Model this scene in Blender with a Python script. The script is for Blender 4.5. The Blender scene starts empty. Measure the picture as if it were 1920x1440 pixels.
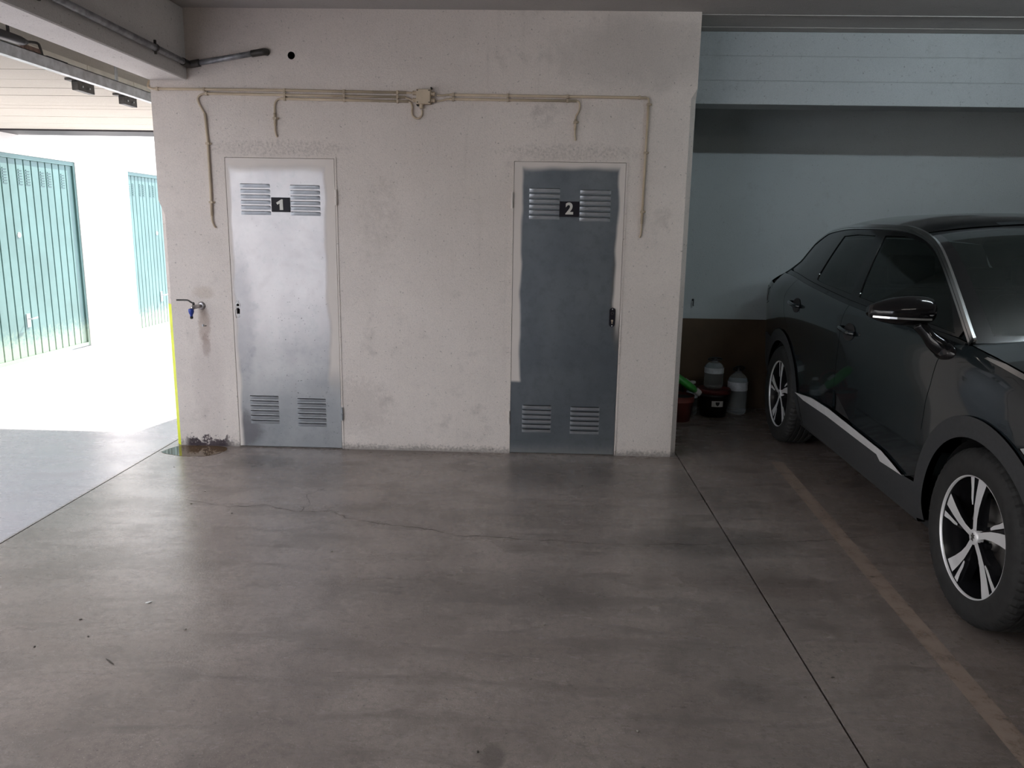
import bpy, bmesh, math, random
import numpy as np
from mathutils import Vector, Matrix
from mathutils.geometry import delaunay_2d_cdt
random.seed(7)
SC = bpy.context.scene
COL = SC.collection

# ------------------------------------------------------------------ camera
PITCH, ROLL, YAW, FPX = 0.199247, 0.016554, -0.029287, 1446.98
def cam_axes():
    f = Vector((math.sin(YAW)*math.cos(PITCH), math.cos(YAW)*math.cos(PITCH), -math.sin(PITCH)))
    r0 = Vector((math.cos(YAW), -math.sin(YAW), 0)); d0 = f.cross(r0)
    r = math.cos(ROLL)*r0 - math.sin(ROLL)*d0
    d = math.sin(ROLL)*r0 + math.cos(ROLL)*d0
    return r, d, f
_r, _d, _f = cam_axes()
cd = bpy.data.cameras.new('camera'); cam = bpy.data.objects.new('camera', cd); COL.objects.link(cam)
cam.matrix_world = Matrix(((_r.x, -_d.x, -_f.x, 0), (_r.y, -_d.y, -_f.y, 0), (_r.z, -_d.z, -_f.z, 1.5), (0, 0, 0, 1)))
cd.sensor_width = 36; cd.lens = 36*FPX/1920; cd.clip_start = .05
SC.camera = cam

# ------------------------------------------------------------------ light
w = bpy.data.worlds.new('world'); SC.world = w; w.use_nodes = True
bg = w.node_tree.nodes['Background']
bg.inputs[0].default_value = (.80, .87, 1.0, 1); bg.inputs[1].default_value = 2.2
sd = bpy.data.lights.new('sun', 'SUN'); sd.energy = 13; sd.angle = .009; sd.color = (1, .95, .87)
sun = bpy.data.objects.new('sun', sd); COL.objects.link(sun)
sun.rotation_euler = Vector((-.30, -1.22, -1.0)).to_track_quat('-Z', 'Y').to_euler()
sun.location = (2, 20, 14)
SC.view_settings.view_transform = 'Standard'; SC.view_settings.look = 'None'
SC.view_settings.gamma = 1; SC.view_settings.use_curve_mapping = False
SC.view_settings.exposure = 0.95
SC.cycles.use_denoising = True
SC.cycles.diffuse_bounces = 8; SC.cycles.max_bounces = 14
SC.cycles.sample_clamp_indirect = 8

# ------------------------------------------------------------------ node helpers
class Mat:
    def __init__(s, name, color=(.5, .5, .5), rough=.6, metal=0, spec=.5, **kw):
        s.m = bpy.data.materials.new(name); s.m.use_nodes = True; s.t = s.m.node_tree
        s.b = s.t.nodes['Principled BSDF']; s.out = s.t.nodes['Material Output']
        s.set('Base Color', (*color, 1)); s.set('Roughness', rough); s.set('Metallic', metal)
        s.set('Specular IOR Level', spec)
        for k, v in kw.items(): s.set(k.replace('_', ' '), v)
    def set(s, k, v):
        if isinstance(v, bpy.types.NodeSocket): s.t.links.new(v, s.b.inputs[k])
        else: s.b.inputs[k].default_value = v
    def inp(s, sock, v):
        if isinstance(v, bpy.types.NodeSocket): s.t.links.new(v, sock)
        elif v is not None: sock.default_value = v
    def n(s, typ): return s.t.nodes.new(typ)
    def pos(s):
        return s.n('ShaderNodeNewGeometry').outputs['Position']
    def obj(s): return s.n('ShaderNodeTexCoord').outputs['Object']
    def xyz(s, v):
        x = s.n('ShaderNodeSeparateXYZ'); s.inp(x.inputs[0], v); return x.outputs
    def mapv(s, v, scale=(1, 1, 1), rot=(0, 0, 0)):
        x = s.n('ShaderNodeMapping'); s.inp(x.inputs['Vector'], v); x.inputs['Scale'].default_value = scale
        x.inputs['Rotation'].default_value = rot; return x.outputs[0]
    def noise(s, v, scale, detail=4, rough=.55, dist=0):
        x = s.n('ShaderNodeTexNoise'); s.inp(x.inputs['Vector'], v); x.inputs['Scale'].default_value = scale
        x.inputs['Detail'].default_value = detail; x.inputs['Roughness'].default_value = rough
        x.inputs['Distortion'].default_value = dist; return x.outputs[0]
    def vor(s, v, scale, feat='F1'):
        x = s.n('ShaderNodeTexVoronoi'); s.inp(x.inputs['Vector'], v); x.inputs['Scale'].default_value = scale
        x.feature = feat; return x.outputs[0]
    def ma(s, op, a, b=None, c=None, clamp=False):
        x = s.n('ShaderNodeMath'); x.operation = op; x.use_clamp = clamp
        s.inp(x.inputs[0], a); s.inp(x.inputs[1], b)
        if c is not None: s.inp(x.inputs[2], c)
        return x.outputs[0]
    def ss(s, v, a, b, lo=0., hi=1.):
        x = s.n('ShaderNodeMapRange'); x.interpolation_type = 'SMOOTHSTEP'; s.inp(x.inputs[0], v)
        x.inputs[1].default_value = a; x.inputs[2].default_value = b
        x.inputs[3].default_value = lo; x.inputs[4].default_value = hi; return x.outputs[0]
    def mix(s, f, a, b):
        x = s.n('ShaderNodeMix'); x.data_type = 'RGBA'; s.inp(x.inputs[0], f)
        s.inp(x.inputs[6], (*a, 1) if isinstance(a, tuple) else a); s.inp(x.inputs[7], (*b, 1) if isinstance(b, tuple) else b)
        return x.outputs[2]
    def bump(s, h, strength=.3, dist=.01):
        x = s.n('ShaderNodeBump'); s.inp(x.inputs['Height'], h); x.inputs['Strength'].default_value = strength
        x.inputs['Distance'].default_value = dist; s.t.links.new(x.outputs[0], s.b.inputs['Normal'])
    def ell(s, xs, zs, cx, cz, rx, rz, nz=None, amp=0.):
        """soft elliptical mask, 1 in the middle"""
        a = s.ma('DIVIDE', s.ma('SUBTRACT', xs, cx), rx); b = s.ma('DIVIDE', s.ma('SUBTRACT', zs, cz), rz)
        d = s.ma('ADD', s.ma('MULTIPLY', a, a), s.ma('MULTIPLY', b, b))
        if nz is not None: d = s.ma('ADD', d, s.ma('MULTIPLY', s.ma('SUBTRACT', nz, .5), amp))
        return s.ss(d, 1., .15)

def plain(name, color, rough=.6, metal=0, var=.12, scale=12, bump=0, **kw):
    m = Mat(name, color, rough, metal, **kw)
    p = m.obj(); nz = m.noise(p, scale, 5)
    dk = tuple(c*(1-var) for c in color); lt = tuple(min(1, c*(1+var)) for c in color)
    m.set('Base Color', m.mix(m.ss(nz, .3, .7), dk, lt))
    if bump: m.bump(m.noise(p, scale*8, 3), bump, .004)
    return m.m

# ---- plaster of the locker wall
def wall_mat(name, base, dirty=1., stains=False):
    m = Mat(name, base, .85, spec=.25); P = m.pos(); X, Y, Z = m.xyz(P)
    n1 = m.noise(P, 1.3, 5, .6); n2 = m.noise(P, 7, 6, .65); n3 = m.noise(P, 60, 3, .6); n4 = m.noise(P, 24, 4, .7)
    c = m.mix(m.ss(n1, .3, .72), tuple(v*(1-.10*dirty) for v in base), base)
    dm = m.ma('MULTIPLY', m.ss(n2, .52, .75), m.ss(n1, .4, .7))
    c = m.mix(m.ma('MULTIPLY', dm, .34*dirty), c, (.17, .15, .14))
    n5 = m.noise(P, 170, 3, .6)
    c = m.mix(m.ma('MULTIPLY', m.ss(n5, .40, .66), .16*dirty), c, tuple(v*.45 for v in base))
    pits = m.ma('MULTIPLY', m.ss(n3, .60, .70), m.ss(n4, .42, .62))
    c = m.mix(m.ma('MULTIPLY', pits, .60*dirty), c, (.12, .11, .10))
    # brushed downward streaks
    st = m.noise(m.mapv(P, (14, 14, .7)), 2, 4, .6)
    c = m.mix(m.ma('MULTIPLY', m.ss(st, .58, .8), .09*dirty), c, (.25, .23, .22))
    if stains:
        # grime at the foot of the wall
        zz = m.ma('SUBTRACT', Z, m.ma('ADD', m.ma('MULTIPLY', n2, .04), m.ma('MULTIPLY', m.ss(n3, .35, .65), .025)))
        c = m.mix(m.ma('MULTIPLY', m.ss(zz, .02, -.03), .6), c, (.10, .085, .075))
        # black mould under the tap
        g = m.ma('MULTIPLY', m.ss(X, -2.40, -2.35), m.ss(X, -2.03, -2.12))
        zz2 = m.ma('SUBTRACT', Z, m.ma('ADD', m.ma('MULTIPLY', m.ss(n4, .3, .7), .075), m.ma('MULTIPLY', m.ss(n3, .35, .65), .03)))
        c = m.mix(m.ma('MULTIPLY', m.ma('MULTIPLY', g, m.ss(zz2, .012, -.012)), .93), c, (.035, .022, .03))
        # rust below and above the tap
        c = m.mix(m.ma('MULTIPLY', m.ell(X, Z, -2.205, .84, .05, .16, n4, 1.2), .40), c, (.22, .12, .07))
        c = m.mix(m.ma('MULTIPLY', m.ell(X, Z, -2.20, 1.05, .09, .05, n4, 1.6), .25), c, (.30, .20, .11))
        c = m.mix(m.ma('MULTIPLY', m.ell(X, Z, -2.20, .70, .035, .10, n4, 1.5), .38), c, (.20, .11, .07))
        c = m.mix(m.ma('MULTIPLY', m.ell(X, Z, -2.20, .40, .13, .50, n2, 1.2), .16), c, (.30, .24, .24))
        # grey smudge between the doors, hand marks over the door heads
        c = m.mix(m.ma('MULTIPLY', m.ma('MULTIPLY', m.ell(X, Z, -1.03, 1.52, .17, .36, n2, 2.2), m.ss(n4, .3, .7)), .17), c, (.20, .17, .15))
        for cx in (-1.66, .21):
            c = m.mix(m.ma('MULTIPLY', m.ma('MULTIPLY', m.ell(X, Z, cx, 1.975, .55, .06, n4, 2.6), m.ss(n3, .35, .65)), .26), c, (.16, .14, .13))
        c = m.mix(m.ma('MULTIPLY', m.ell(X, Z, -1.20, .30, .30, .24, n4, 2.4), .16), c, (.2, .16, .14))
        c = m.mix(m.ma('MULTIPLY', m.ell(X, Z, .60, 2.55, .7, .25, n2, 1.8), .22), c, (.2, .19, .18))
    m.set('Base Color', c)
    h = m.ma('ADD', m.ma('MULTIPLY', m.noise(P, 120, 5, .7), 1.), m.ma('MULTIPLY', m.noise(P, 30, 3, .5), .5))
    m.bump(h, .55, .006)
    return m.m

def concrete_floor():
    m = Mat('floor_concrete', (.2, .19, .18), .45, spec=.45); P = m.pos(); X, Y, Z = m.xyz(P)
    n1 = m.noise(P, .9, 5, .6, .4); n2 = m.noise(P, 4.5, 6, .65); n3 = m.noise(P, 240, 2, .6)
    sw = m.noise(m.mapv(P, (.5, 2.6, 1), (0, 0, .22)), 3.0, 6, .7, .6)
    n6 = m.noise(P, 38, 8, .75)
    c = m.mix(m.ss(n1, .3, .7), (.215, .176, .155), (.37, .312, .278))
    c = m.mix(m.ma('MULTIPLY', m.ss(n6, .42, .66), .50), c, (.125, .102, .090))
    c = m.mix(m.ma('MULTIPLY', m.ss(sw, .46, .72), .6), c, (.125, .105, .094))
    c = m.mix(m.ma('MULTIPLY', m.ss(n2, .48, .72), .5), c, (.12, .098, .088))
    c = m.mix(m.ma('MULTIPLY', m.ss(n3, .30, .62), .30), c, (.145, .124, .112))
    sp = m.noise(P, 190, 1, .5)
    c = m.mix(m.ma('MULTIPLY', m.ss(sp, .70, .74), .55), c, (.62, .56, .50))
    dk = m.noise(P, 55, 2, .5)
    c = m.mix(m.ma('MULTIPLY', m.ss(dk, .70, .73), .6), c, (.05, .045, .04))
    # ring left by a bucket, tyre scuffs, oil spots
    rr = m.ma('SQRT', m.ma('ADD', m.ma('POWER', m.ma('SUBTRACT', X, -.40), 2), m.ma('POWER', m.ma('SUBTRACT', Y, 4.74), 2)))
    c = m.mix(m.ma('MULTIPLY', m.ss(m.ma('ABSOLUTE', m.ma('SUBTRACT', rr, .11)), .025, .008), .35), c, (.09, .08, .075))
    for cx, cy, rx, ry, a in ((-1.75, 4.72, .30, .16, .45), (.85, 3.6, .55, .22, .4), (-.10, 1.98, .045, .07, .45), (.3, 4.6, .8, .4, .25), (-.1, 3.0, .9, .25, .25), (.72, 2.35, .12, .08, .3)):
        c = m.mix(m.ma('MULTIPLY', m.ell(X, Y, cx, cy, rx, ry, n2, 1.6), a), c, (.05, .044, .04))
    # paler lavender driveway outside, reflected sky light put into the colour
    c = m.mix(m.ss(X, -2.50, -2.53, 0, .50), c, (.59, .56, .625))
    m.set('Base Color', c)
    rg = m.ma('ADD', m.ma('MULTIPLY', n2, .22), m.ma('MULTIPLY', sw, .22)); rg = m.ma('ADD', rg, .05)
    m.set('Roughness', rg)
    m.bump(m.ma('ADD', m.noise(P, 120, 3, .6), m.ma('MULTIPLY', m.noise(P, 9, 3, .5), .5)), .16, .004)
    return m.m

def galv(name, dark, light, overspray, spots=0.):
    m = Mat(name, light, .42, .75); P = m.obj(); X, Y, Z = m.xyz(P)   # door space: x 0..w, z 0..h
    n1 = m.noise(P, 2.4, 5, .6); n2 = m.noise(P, 14, 5, .65); n3 = m.noise(P, 40, 3, .6)
    c = m.mix(m.ss(n1, .3, .7), dark, light)
    c = m.mix(m.ma('MULTIPLY', m.ss(n2, .45, .7), .35), c, tuple(v*.72 for v in dark))
    metal = .75
    if spots:
        # pale reflection painted into the upper leaf, greyer toward the foot
        top_sheen = m.ma('MULTIPLY', m.ss(m.ma('ADD', Z, m.ma('MULTIPLY', n2, .5)), .45, 1.35), m.ss(n2, .25, .6, .55, 1.))
        c = m.mix(m.ma('MULTIPLY', top_sheen, .50), c, (.66, .605, .605))
        wv = m.n('ShaderNodeVectorMath'); wv.operation = 'MULTIPLY_ADD'; nc = m.n('ShaderNodeTexNoise'); nc.inputs['Scale'].default_value = 22; m.inp(nc.inputs['Vector'], P)
        m.inp(wv.inputs[0], nc.outputs['Color']); wv.inputs[1].default_value = (.07, .07, .05); m.inp(wv.inputs[2], P)
        reg = m.ma('MULTIPLY', m.ss(X, .12, .34), m.ss(Z, 1.25, .95))
        for sc_, th_ in ((13, .085), (34, .13)):
            s1 = m.vor(m.mapv(wv.outputs[0], (1, 1, 1.5)), sc_)
            c = m.mix(m.ma('MULTIPLY', m.ma('MULTIPLY', m.ss(s1, th_, th_*.7), reg), m.ss(n2, .40, .5, 0, .85)), c, (.05, .05, .055))
        scr = m.noise(m.mapv(P, (3, 3, 40), (0, .5, 0)), 3, 3, .6)
        c = m.mix(m.ma('MULTIPLY', m.ss(scr, .66, .75), .30), c, (.16, .165, .17))
        c = m.mix(m.ma('MULTIPLY', m.ss(m.ma('ADD', Z, m.ma('MULTIPLY', n2, .35)), .85, .35), .55), c, (.19, .20, .215))  # darker grey lower end of the same painted reflection
        c = m.mix(m.ma('MULTIPLY', m.ss(n3, .66, .74), .5), c, (.12, .12, .13))
        c = m.mix(m.ma('MULTIPLY', m.ell(X, Z, .03, .12, .16, .17, n2, 1.5), .6), c, (.06, .05, .06))
        c = m.mix(m.ma('MULTIPLY', m.ell(X, Z, .05, .9, .12, .5, n2, 1.5), .35), c, (.16, .16, .18))
    else:
        c = m.mix(m.ma('MULTIPLY', m.ell(X, Z, .70, 1.15, .07, .5, n2, 1.3), .5), c, (.16, .13, .10))
        c = m.mix(m.ma('MULTIPLY', m.ss(m.ma('ADD', Z, m.ma('MULTIPLY', n3, .05)), .12, .03), .30), c, (.6, .6, .58))
    # white wall paint brushed over the edges of the leaf
    wob = m.ma('MULTIPLY', m.ma('SUBTRACT', m.noise(P, 3.2, 2, .4), .5), .07)
    masks = []
    for kind, a, soft, lo, hi in overspray:
        v = {'l': X, 'r': m.ma('SUBTRACT', .706, X), 't': m.ma('SUBTRACT', 1.90, Z)}[kind]
        k = m.ss(m.ma('ADD', v, wob), a+soft, a)
        if kind != 't': k = m.ma('MULTIPLY', k, m.ma('MULTIPLY', m.ss(m.ma('ADD', Z, wob), lo-(.012 if lo < .5 else .25), lo+.012), m.ss(Z, hi+.01, hi-.01)))
        masks.append(k)
    pm = masks[0]
    for k in masks[1:]: pm = m.ma('MAXIMUM', pm, k)
    c = m.mix(m.ma('MULTIPLY', pm, .95), c, (.69, .625, .575))
    m.set('Base Color', c)
    m.set('Metallic', m.ma('MULTIPLY', m.ma('SUBTRACT', 1., pm), metal if not spots else .55))
    m.set('Roughness', m.ma('ADD', m.ma('MULTIPLY', n2, .16), m.ma('ADD', m.ma('MULTIPLY', pm, .3), .34)))
    m.bump(m.ma('ADD', m.noise(P, 3.5, 3, .5), m.ma('MULTIPLY', n3, .12)), .10, .02)
    return m.m

MT = {}
MT['wall'] = wall_mat('plaster_white', (.765, .690, .635), 1., True)
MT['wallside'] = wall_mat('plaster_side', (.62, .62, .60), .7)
MT['lanewall'] = wall_mat('lane_render', (.80, .79, .76), .35)
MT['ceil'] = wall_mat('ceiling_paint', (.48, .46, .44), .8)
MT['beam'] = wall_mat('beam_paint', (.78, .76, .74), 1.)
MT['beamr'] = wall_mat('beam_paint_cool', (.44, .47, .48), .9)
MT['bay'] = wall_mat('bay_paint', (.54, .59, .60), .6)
MT['dado'] = plain('dado_brown', (.085, .052, .027), .55, var=.2, scale=3)
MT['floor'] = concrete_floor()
MT['sub'] = plain('joint_dark_hole_shade', (.03, .028, .026), .9)
MT['crack'] = plain('crack_dark', (.07, .06, .053), 1., spec=0)
MT['yellow'] = plain('yellow_paint', (.70, .78, .015), .5, var=.12, scale=9)
MT['door1'] = galv('galvanised_worn', (.26, .265, .27), (.43, .425, .415), [('l', .008, .03, 0, 3), ('r', .05, .035, .60, 3), ('t', .01, .08, 0, 3)], 1.)
MT['door2'] = galv('galvanised_clean', (.15, .17, .19), (.20, .22, .24), [('l', .045, .022, .49, 3), ('r', .030, .025, 1.0, 3), ('t', .004, .045, 0, 3)])
MT['frame'] = plain('frame_white', (.70, .64, .59), .7, var=.08)
MT['blade'] = plain('louvre_zinc', (.46, .49, .52), .4, .7, var=.1)
MT['blackplate'] = plain('plaque_black', (.010, .008, .013), .55, spec=.25)
MT['digit'] = plain('digit_white', (.62, .60, .55), .5, var=.05)
MT['cream'] = plain('conduit_cream', (.53, .43, .31), .5, var=.1)
MT['creamd'] = plain('conduit_clip', (.46, .37, .27), .55)
MT['galvpipe'] = plain('pipe_zinc', (.30, .31, .33), .45, .7, var=.35, scale=20)
MT['pipedark'] = plain('pipe_fitting', (.07, .065, .06), .5, .6, var=.3, scale=20)
MT['black'] = plain('black_plastic', (.012, .012, .013), .45)
MT['brass'] = plain('tap_nickel', (.45, .42, .42), .3, .9)
MT['blue'] = plain('blue_plastic', (.03, .06, .33), .4)
MT['steel'] = plain('rail_zinc', (.52, .54, .55), .45, .6, var=.2, scale=15)
MT['soffit'] = wall_mat('soffit_paint', (.60, .575, .515), .35)
MT['edge'] = plain('edge_cream', (.85, .82, .72), .6, var=.06)
MT['fascia'] = plain('fascia_grey', (.03, .026, .03), .6)
def green_mat():
    m = Mat('green_enamel', (.03, .17, .115), .38); P = m.pos(); X, Y, Z = m.xyz(P)
    n = m.noise(P, 3, 5, .6); n2 = m.noise(P, 26, 4, .7)
    c = m.mix(m.ss(n, .3, .7), (.070, .142, .132), (.088, .175, .165))
    c = m.mix(m.ma('MULTIPLY', m.ss(m.ma('SUBTRACT', Z, m.ma('MULTIPLY', n2, .5)), .12, -.12), .75), c, (.24, .31, .22))
    c = m.mix(m.ma('MULTIPLY', m.ss(n2, .70, .76), .6), c, (.7, .72, .7))
    m.set('Base Color', c); m.bump(n2, .05, .003); return m.m
MT['green'] = green_mat()
MT['greend'] = plain('green_groove', (.012, .06, .045), .5)
# car
MT['paint'] = Mat('car_paint', (.012, .017, .020), .25, 0, spec=.15, Coat_Weight=1.0, Coat_Roughness=.04).m
MT['clad'] = plain('car_cladding', (.035, .037, .040), .55, bump=.05, scale=60)
MT['gloss'] = Mat('gloss_black', (.006, .006, .007), .08).m
MT['chrome'] = plain('chrome', (.78, .78, .78), .16, 1., var=.03)
MT['alu'] = plain('machined_alloy', (.86, .86, .87), .38, .45, var=.04)
MT['rimdark'] = plain('rim_black', (.012, .012, .014), .25)
MT['tyre'] = plain('tyre_rubber', (.017, .017, .017), .75, var=.25, bump=.1, scale=30)
MT['disc'] = plain('brake_disc', (.22, .21, .20), .4, .9)
MT['inner'] = plain('car_interior', (.014, .014, .015), .8)
MT['seat'] = plain('seat_cloth', (.028, .029, .03), .85)
def glass(name, tint, alpha):
    m = Mat(name, tint, .03, 0, spec=.6)
    tr = m.n('ShaderNodeBsdfTransparent'); tr.inputs[0].default_value = (.55, .62, .60, 1)
    mx = m.n('ShaderNodeMixShader'); mx.inputs[0].default_value = alpha
    m.t.links.new(tr.outputs[0], mx.inputs[1]); m.t.links.new(m.b.outputs[0], mx.inputs[2])
    m.t.links.new(mx.outputs[0], m.out.inputs[0]); return m.m
MT['glass'] = glass('car_glass', (.008, .012, .011), .74)
MT['privacy'] = glass('privacy_glass', (.004, .006, .006), .90)
MT['lamp'] = plain('lamp_lens', (.62, .64, .67), .10, .5)
MT['red'] = plain('tail_red', (.18, .008, .006), .15)
MT['plate'] = plain('number_plate', (.7, .7, .66), .4)
# clutter
def clear(name):
    m = Mat(name, (.86, .93, .96), .08, 0); m.set('Transmission Weight', .85); m.set('IOR', 1.2); return m.m
MT['pet'] = clear('clear_pet')
MT['paper'] = plain('label_paper', (.62, .66, .70), .6, var=.15, scale=30)
MT['bucket'] = plain('bucket_black', (.012, .010, .010), .45)
MT['redlid'] = plain('lid_red', (.12, .018, .016), .45)
MT['terra'] = plain('pot_red', (.16, .035, .025), .6)
MT['bag'] = plain('green_film', (.05, .36, .05), .35, var=.2)
MT['white'] = plain('white_plastic', (.62, .62, .60), .4)
MT['hose'] = plain('hose_black', (.015, .015, .017), .5)
MT['rust'] = plain('rusty_brown', (.20, .13, .10), .8, var=.3, scale=30)
MT['stone'] = plain('pebble', (.30, .27, .23), .8, var=.4, scale=60)
MT['leafbit'] = plain('dry_leaf', (.055, .045, .035), .8)
MT['chip'] = plain('white_chip', (.75, .72, .68), .7)

# ------------------------------------------------------------------ object helpers
def link(name, me, mats, parent=None, smooth=False):
    o = bpy.data.objects.new(name, me); COL.objects.link(o)
    for m in (mats if isinstance(mats, (list, tuple)) else [mats]):
        me.materials.append(MT[m] if isinstance(m, str) else m)
    if parent: o.parent = parent
    if smooth:
        me.polygons.foreach_set('use_smooth', [True]*len(me.polygons))
    return o
def bmobj(name, bm, mats, parent=None, smooth=False):
    me = bpy.data.meshes.new(name); bmesh.ops.recalc_face_normals(bm, faces=bm.faces[:])
    bm.to_mesh(me); bm.free(); return link(name, me, mats, parent, smooth)
def empty(name, loc=(0, 0, 0), parent=None):
    o = bpy.data.objects.new(name, None); COL.objects.link(o); o.location = loc; o.empty_display_size = .1
    if parent: o.parent = parent
    return o
def tag(o, label=None, cat=None, group=None, kind=None):
    if label: o['label'] = label
    if cat: o['category'] = cat
    if group: o['group'] = group
    if kind: o['kind'] = kind
    return o
def bx(bm, x0, x1, y0, y1, z0, z1, bev=0, seg=2):
    vs = [bm.verts.new((x, y, z)) for x in (x0, x1) for y in (y0, y1) for z in (z0, z1)]
    fs = [bm.faces.new([vs[i] for i in f]) for f in ((0, 1, 3, 2), (4, 6, 7, 5), (0, 4, 5, 1), (2, 3, 7, 6), (0, 2, 6, 4), (1, 5, 7, 3))]
    if bev:
        es = set(e for f in fs for e in f.edges)
        bmesh.ops.bevel(bm, geom=list(es), offset=bev, segments=seg, profile=.7, affect='EDGES')
    return bm
def box(name, a, b, mats, parent=None, bev=0):
    return bmobj(name, bx(bmesh.new(), a[0], b[0], a[1], b[1], a[2], b[2], bev), mats, parent)
def tube(bm, pts, r, seg=10, cap=True):
    pts = [Vector(p) for p in pts]; rs = r if isinstance(r, (list, tuple)) else [r]*len(pts)
    rings = []; nrm = None
    for i, p in enumerate(pts):
        t = (pts[min(i+1, len(pts)-1)] - pts[max(i-1, 0)]).normalized()
        if nrm is None: nrm = t.orthogonal().normalized()
        nrm = (nrm - t*nrm.dot(t)).normalized(); b = t.cross(nrm)
        rings.append([bm.verts.new(p + rs[i]*(math.cos(a)*nrm + math.sin(a)*b)) for a in [2*math.pi*k/seg for k in range(seg)]])
    for a, b in zip(rings, rings[1:]):
        for k in range(seg): bm.faces.new((a[k], a[(k+1) % seg], b[(k+1) % seg], b[k]))
    if cap: bm.faces.new(rings[0]); bm.faces.new(rings[-1])
    return bm
def smoothpath(pts, n=6):
    """Catmull-Rom through pts"""
    P = [Vector(p) for p in pts]; out = []
    for i in range(len(P)-1):
        p0, p1, p2, p3 = P[max(i-1, 0)], P[i], P[i+1], P[min(i+2, len(P)-1)]
        for k in range(n):
            t = k/n
            out.append(.5*((2*p1) + (p2-p0)*t + (2*p0-5*p1+4*p2-p3)*t*t + (3*p1-p0-3*p2+p3)*t**3))
    out.append(P[-1]); return out
def lathe(bm, prof, seg=32, axis='z', origin=(0, 0, 0), close=False, rmod=None):
    """prof: list of (radius, height)"""
    rings = []; O = Vector(origin)
    for j, (r, h) in enumerate(prof):
        ring = []
        for k in range(seg):
            a = 2*math.pi*k/seg; rr = r + (rmod(j, k) if rmod else 0)
            c, s_ = rr*math.cos(a), rr*math.sin(a)
            v = {'z': (c, s_, h), 'y': (c, h, s_), 'x': (h, c, s_)}[axis]
            ring.append(bm.verts.new(O + Vector(v)))
        rings.append(ring)
    for a, b in zip(rings, rings[1:]):
        for k in range(seg): bm.faces.new((a[k], a[(k+1) % seg], b[(k+1) % seg], b[k]))
    if close: bm.faces.new(rings[0]); bm.faces.new(rings[-1])
    return bm
def inpoly(p, poly):
    x, y = p; c = False; n = len(poly)
    for i in range(n):
        x1, y1 = poly[i]; x2, y2 = poly[i-1]
        if (y1 > y) != (y2 > y) and x < (x2-x1)*(y-y1)/(y2-y1)+x1: c = not c
    return c
def dens(poly, sp):
    out = []
    for i, a in enumerate(poly):
        b = poly[(i+1) % len(poly)]; n = max(1, int(math.ceil(math.dist(a, b)/sp)))
        out += [(a[0]+(b[0]-a[0])*k/n, a[1]+(b[1]-a[1])*k/n) for k in range(n)]
    return out
def fill2d(outer, holes=(), sp=None):
    loops = [outer]+list(holes); V = []; Ed = []
    for L in loops:
        s0 = len(V); V += [Vector(p) for p in L]; Ed += [(s0+i, s0+(i+1) % len(L)) for i in range(len(L))]
    if sp:
        xs = [p[0] for p in outer]; ys = [p[1] for p in outer]
        for i in range(int((max(xs)-min(xs))/sp)+2):
            for j in range(int((max(ys)-min(ys))/sp)+2):
                q = (min(xs)+(i+.5*(j % 2))*sp, min(ys)+j*sp*.87)
                if inpoly(q, outer) and not any(inpoly(q, h) for h in holes): V.append(Vector(q))
    vo, _, fo, *_r2 = delaunay_2d_cdt(V, Ed, [], 0, 1e-5)
    tris = []
    for f in fo:
        cx = sum(vo[i][0] for i in f)/len(f); cy = sum(vo[i][1] for i in f)/len(f)
        if inpoly((cx, cy), outer) and not any(inpoly((cx, cy), h) for h in holes): tris.append(f)
    return vo, tris
def plate(name, outer, holes, d, fn, mats, parent=None, back=False):
    """flat plate with holes: fn(a, b, c) -> xyz, front at c=0, rim walls to c=d"""
    vo, tris = fill2d(outer, holes); V = [fn(p[0], p[1], 0) for p in vo]; F = [tuple(t) for t in tris]
    if back:
        n0 = len(V); V += [fn(p[0], p[1], d) for p in vo]; F += [tuple(n0+i for i in reversed(t)) for t in tris]
    for L in [outer]+list(holes):
        s0 = len(V); n = len(L); V += [fn(p[0], p[1], 0) for p in L]+[fn(p[0], p[1], d) for p in L]
        F += [(s0+i, s0+(i+1) % n, s0+n+(i+1) % n, s0+n+i) for i in range(n)]
    me = bpy.data.meshes.new(name); me.from_pydata([tuple(v) for v in V], [], F)
    bm = bmesh.new(); bm.from_mesh(me); bmesh.ops.remove_doubles(bm, verts=bm.verts[:], dist=1e-6)
    bmesh.ops.recalc_face_normals(bm, faces=bm.faces[:]); bm.to_mesh(me); bm.free()
    return link(name, me, mats, parent)
def rect(x0, x1, z0, z1): return [(x0, z0), (x1, z0), (x1, z1), (x0, z1)]
def circ(cx, cz, r, n=20): return [(cx+r*math.cos(2*math.pi*k/n), cz+r*math.sin(2*math.pi*k/n)) for k in range(n)]

# ------------------------------------------------------------------ the shell
WY, CZ = 5.05, 2.80           # locker wall plane, ceiling height
XL, XR = -2.455, .965         # its two ends
BB = 6.60                     # back wall of the parking bay
floor = tag(box('floor', (-9, -6, -.25), (7, 17, -.03), 'sub'), 'grey concrete garage floor with saw-cut joints', 'floor', kind='structure')
box('floor_slab', (-2.50, -6, -.029), (.979, 17, 0), 'floor', floor)
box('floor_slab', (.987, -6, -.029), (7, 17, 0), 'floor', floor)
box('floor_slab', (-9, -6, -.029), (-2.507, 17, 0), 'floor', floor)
def strip_mesh(pts, wd, z):
    bm = bmesh.new(); prev = None
    for i, p in enumerate(pts):
        p = Vector((p[0], p[1], z)); q = Vector((*pts[min(i+1, len(pts)-1)][:2], z)); r = Vector((*pts[max(i-1, 0)][:2], z))
        t = (q-r).normalized(); nn = Vector((-t.y, t.x, 0))*wd*(.5 if i not in (0, len(pts)-1) else .1)*random.uniform(.5, 1.4)
        a, b = bm.verts.new(p+nn), bm.verts.new(p-nn)
        if prev: bm.faces.new((prev[0], prev[1], b, a))
        prev = (a, b)
    return bm
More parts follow.
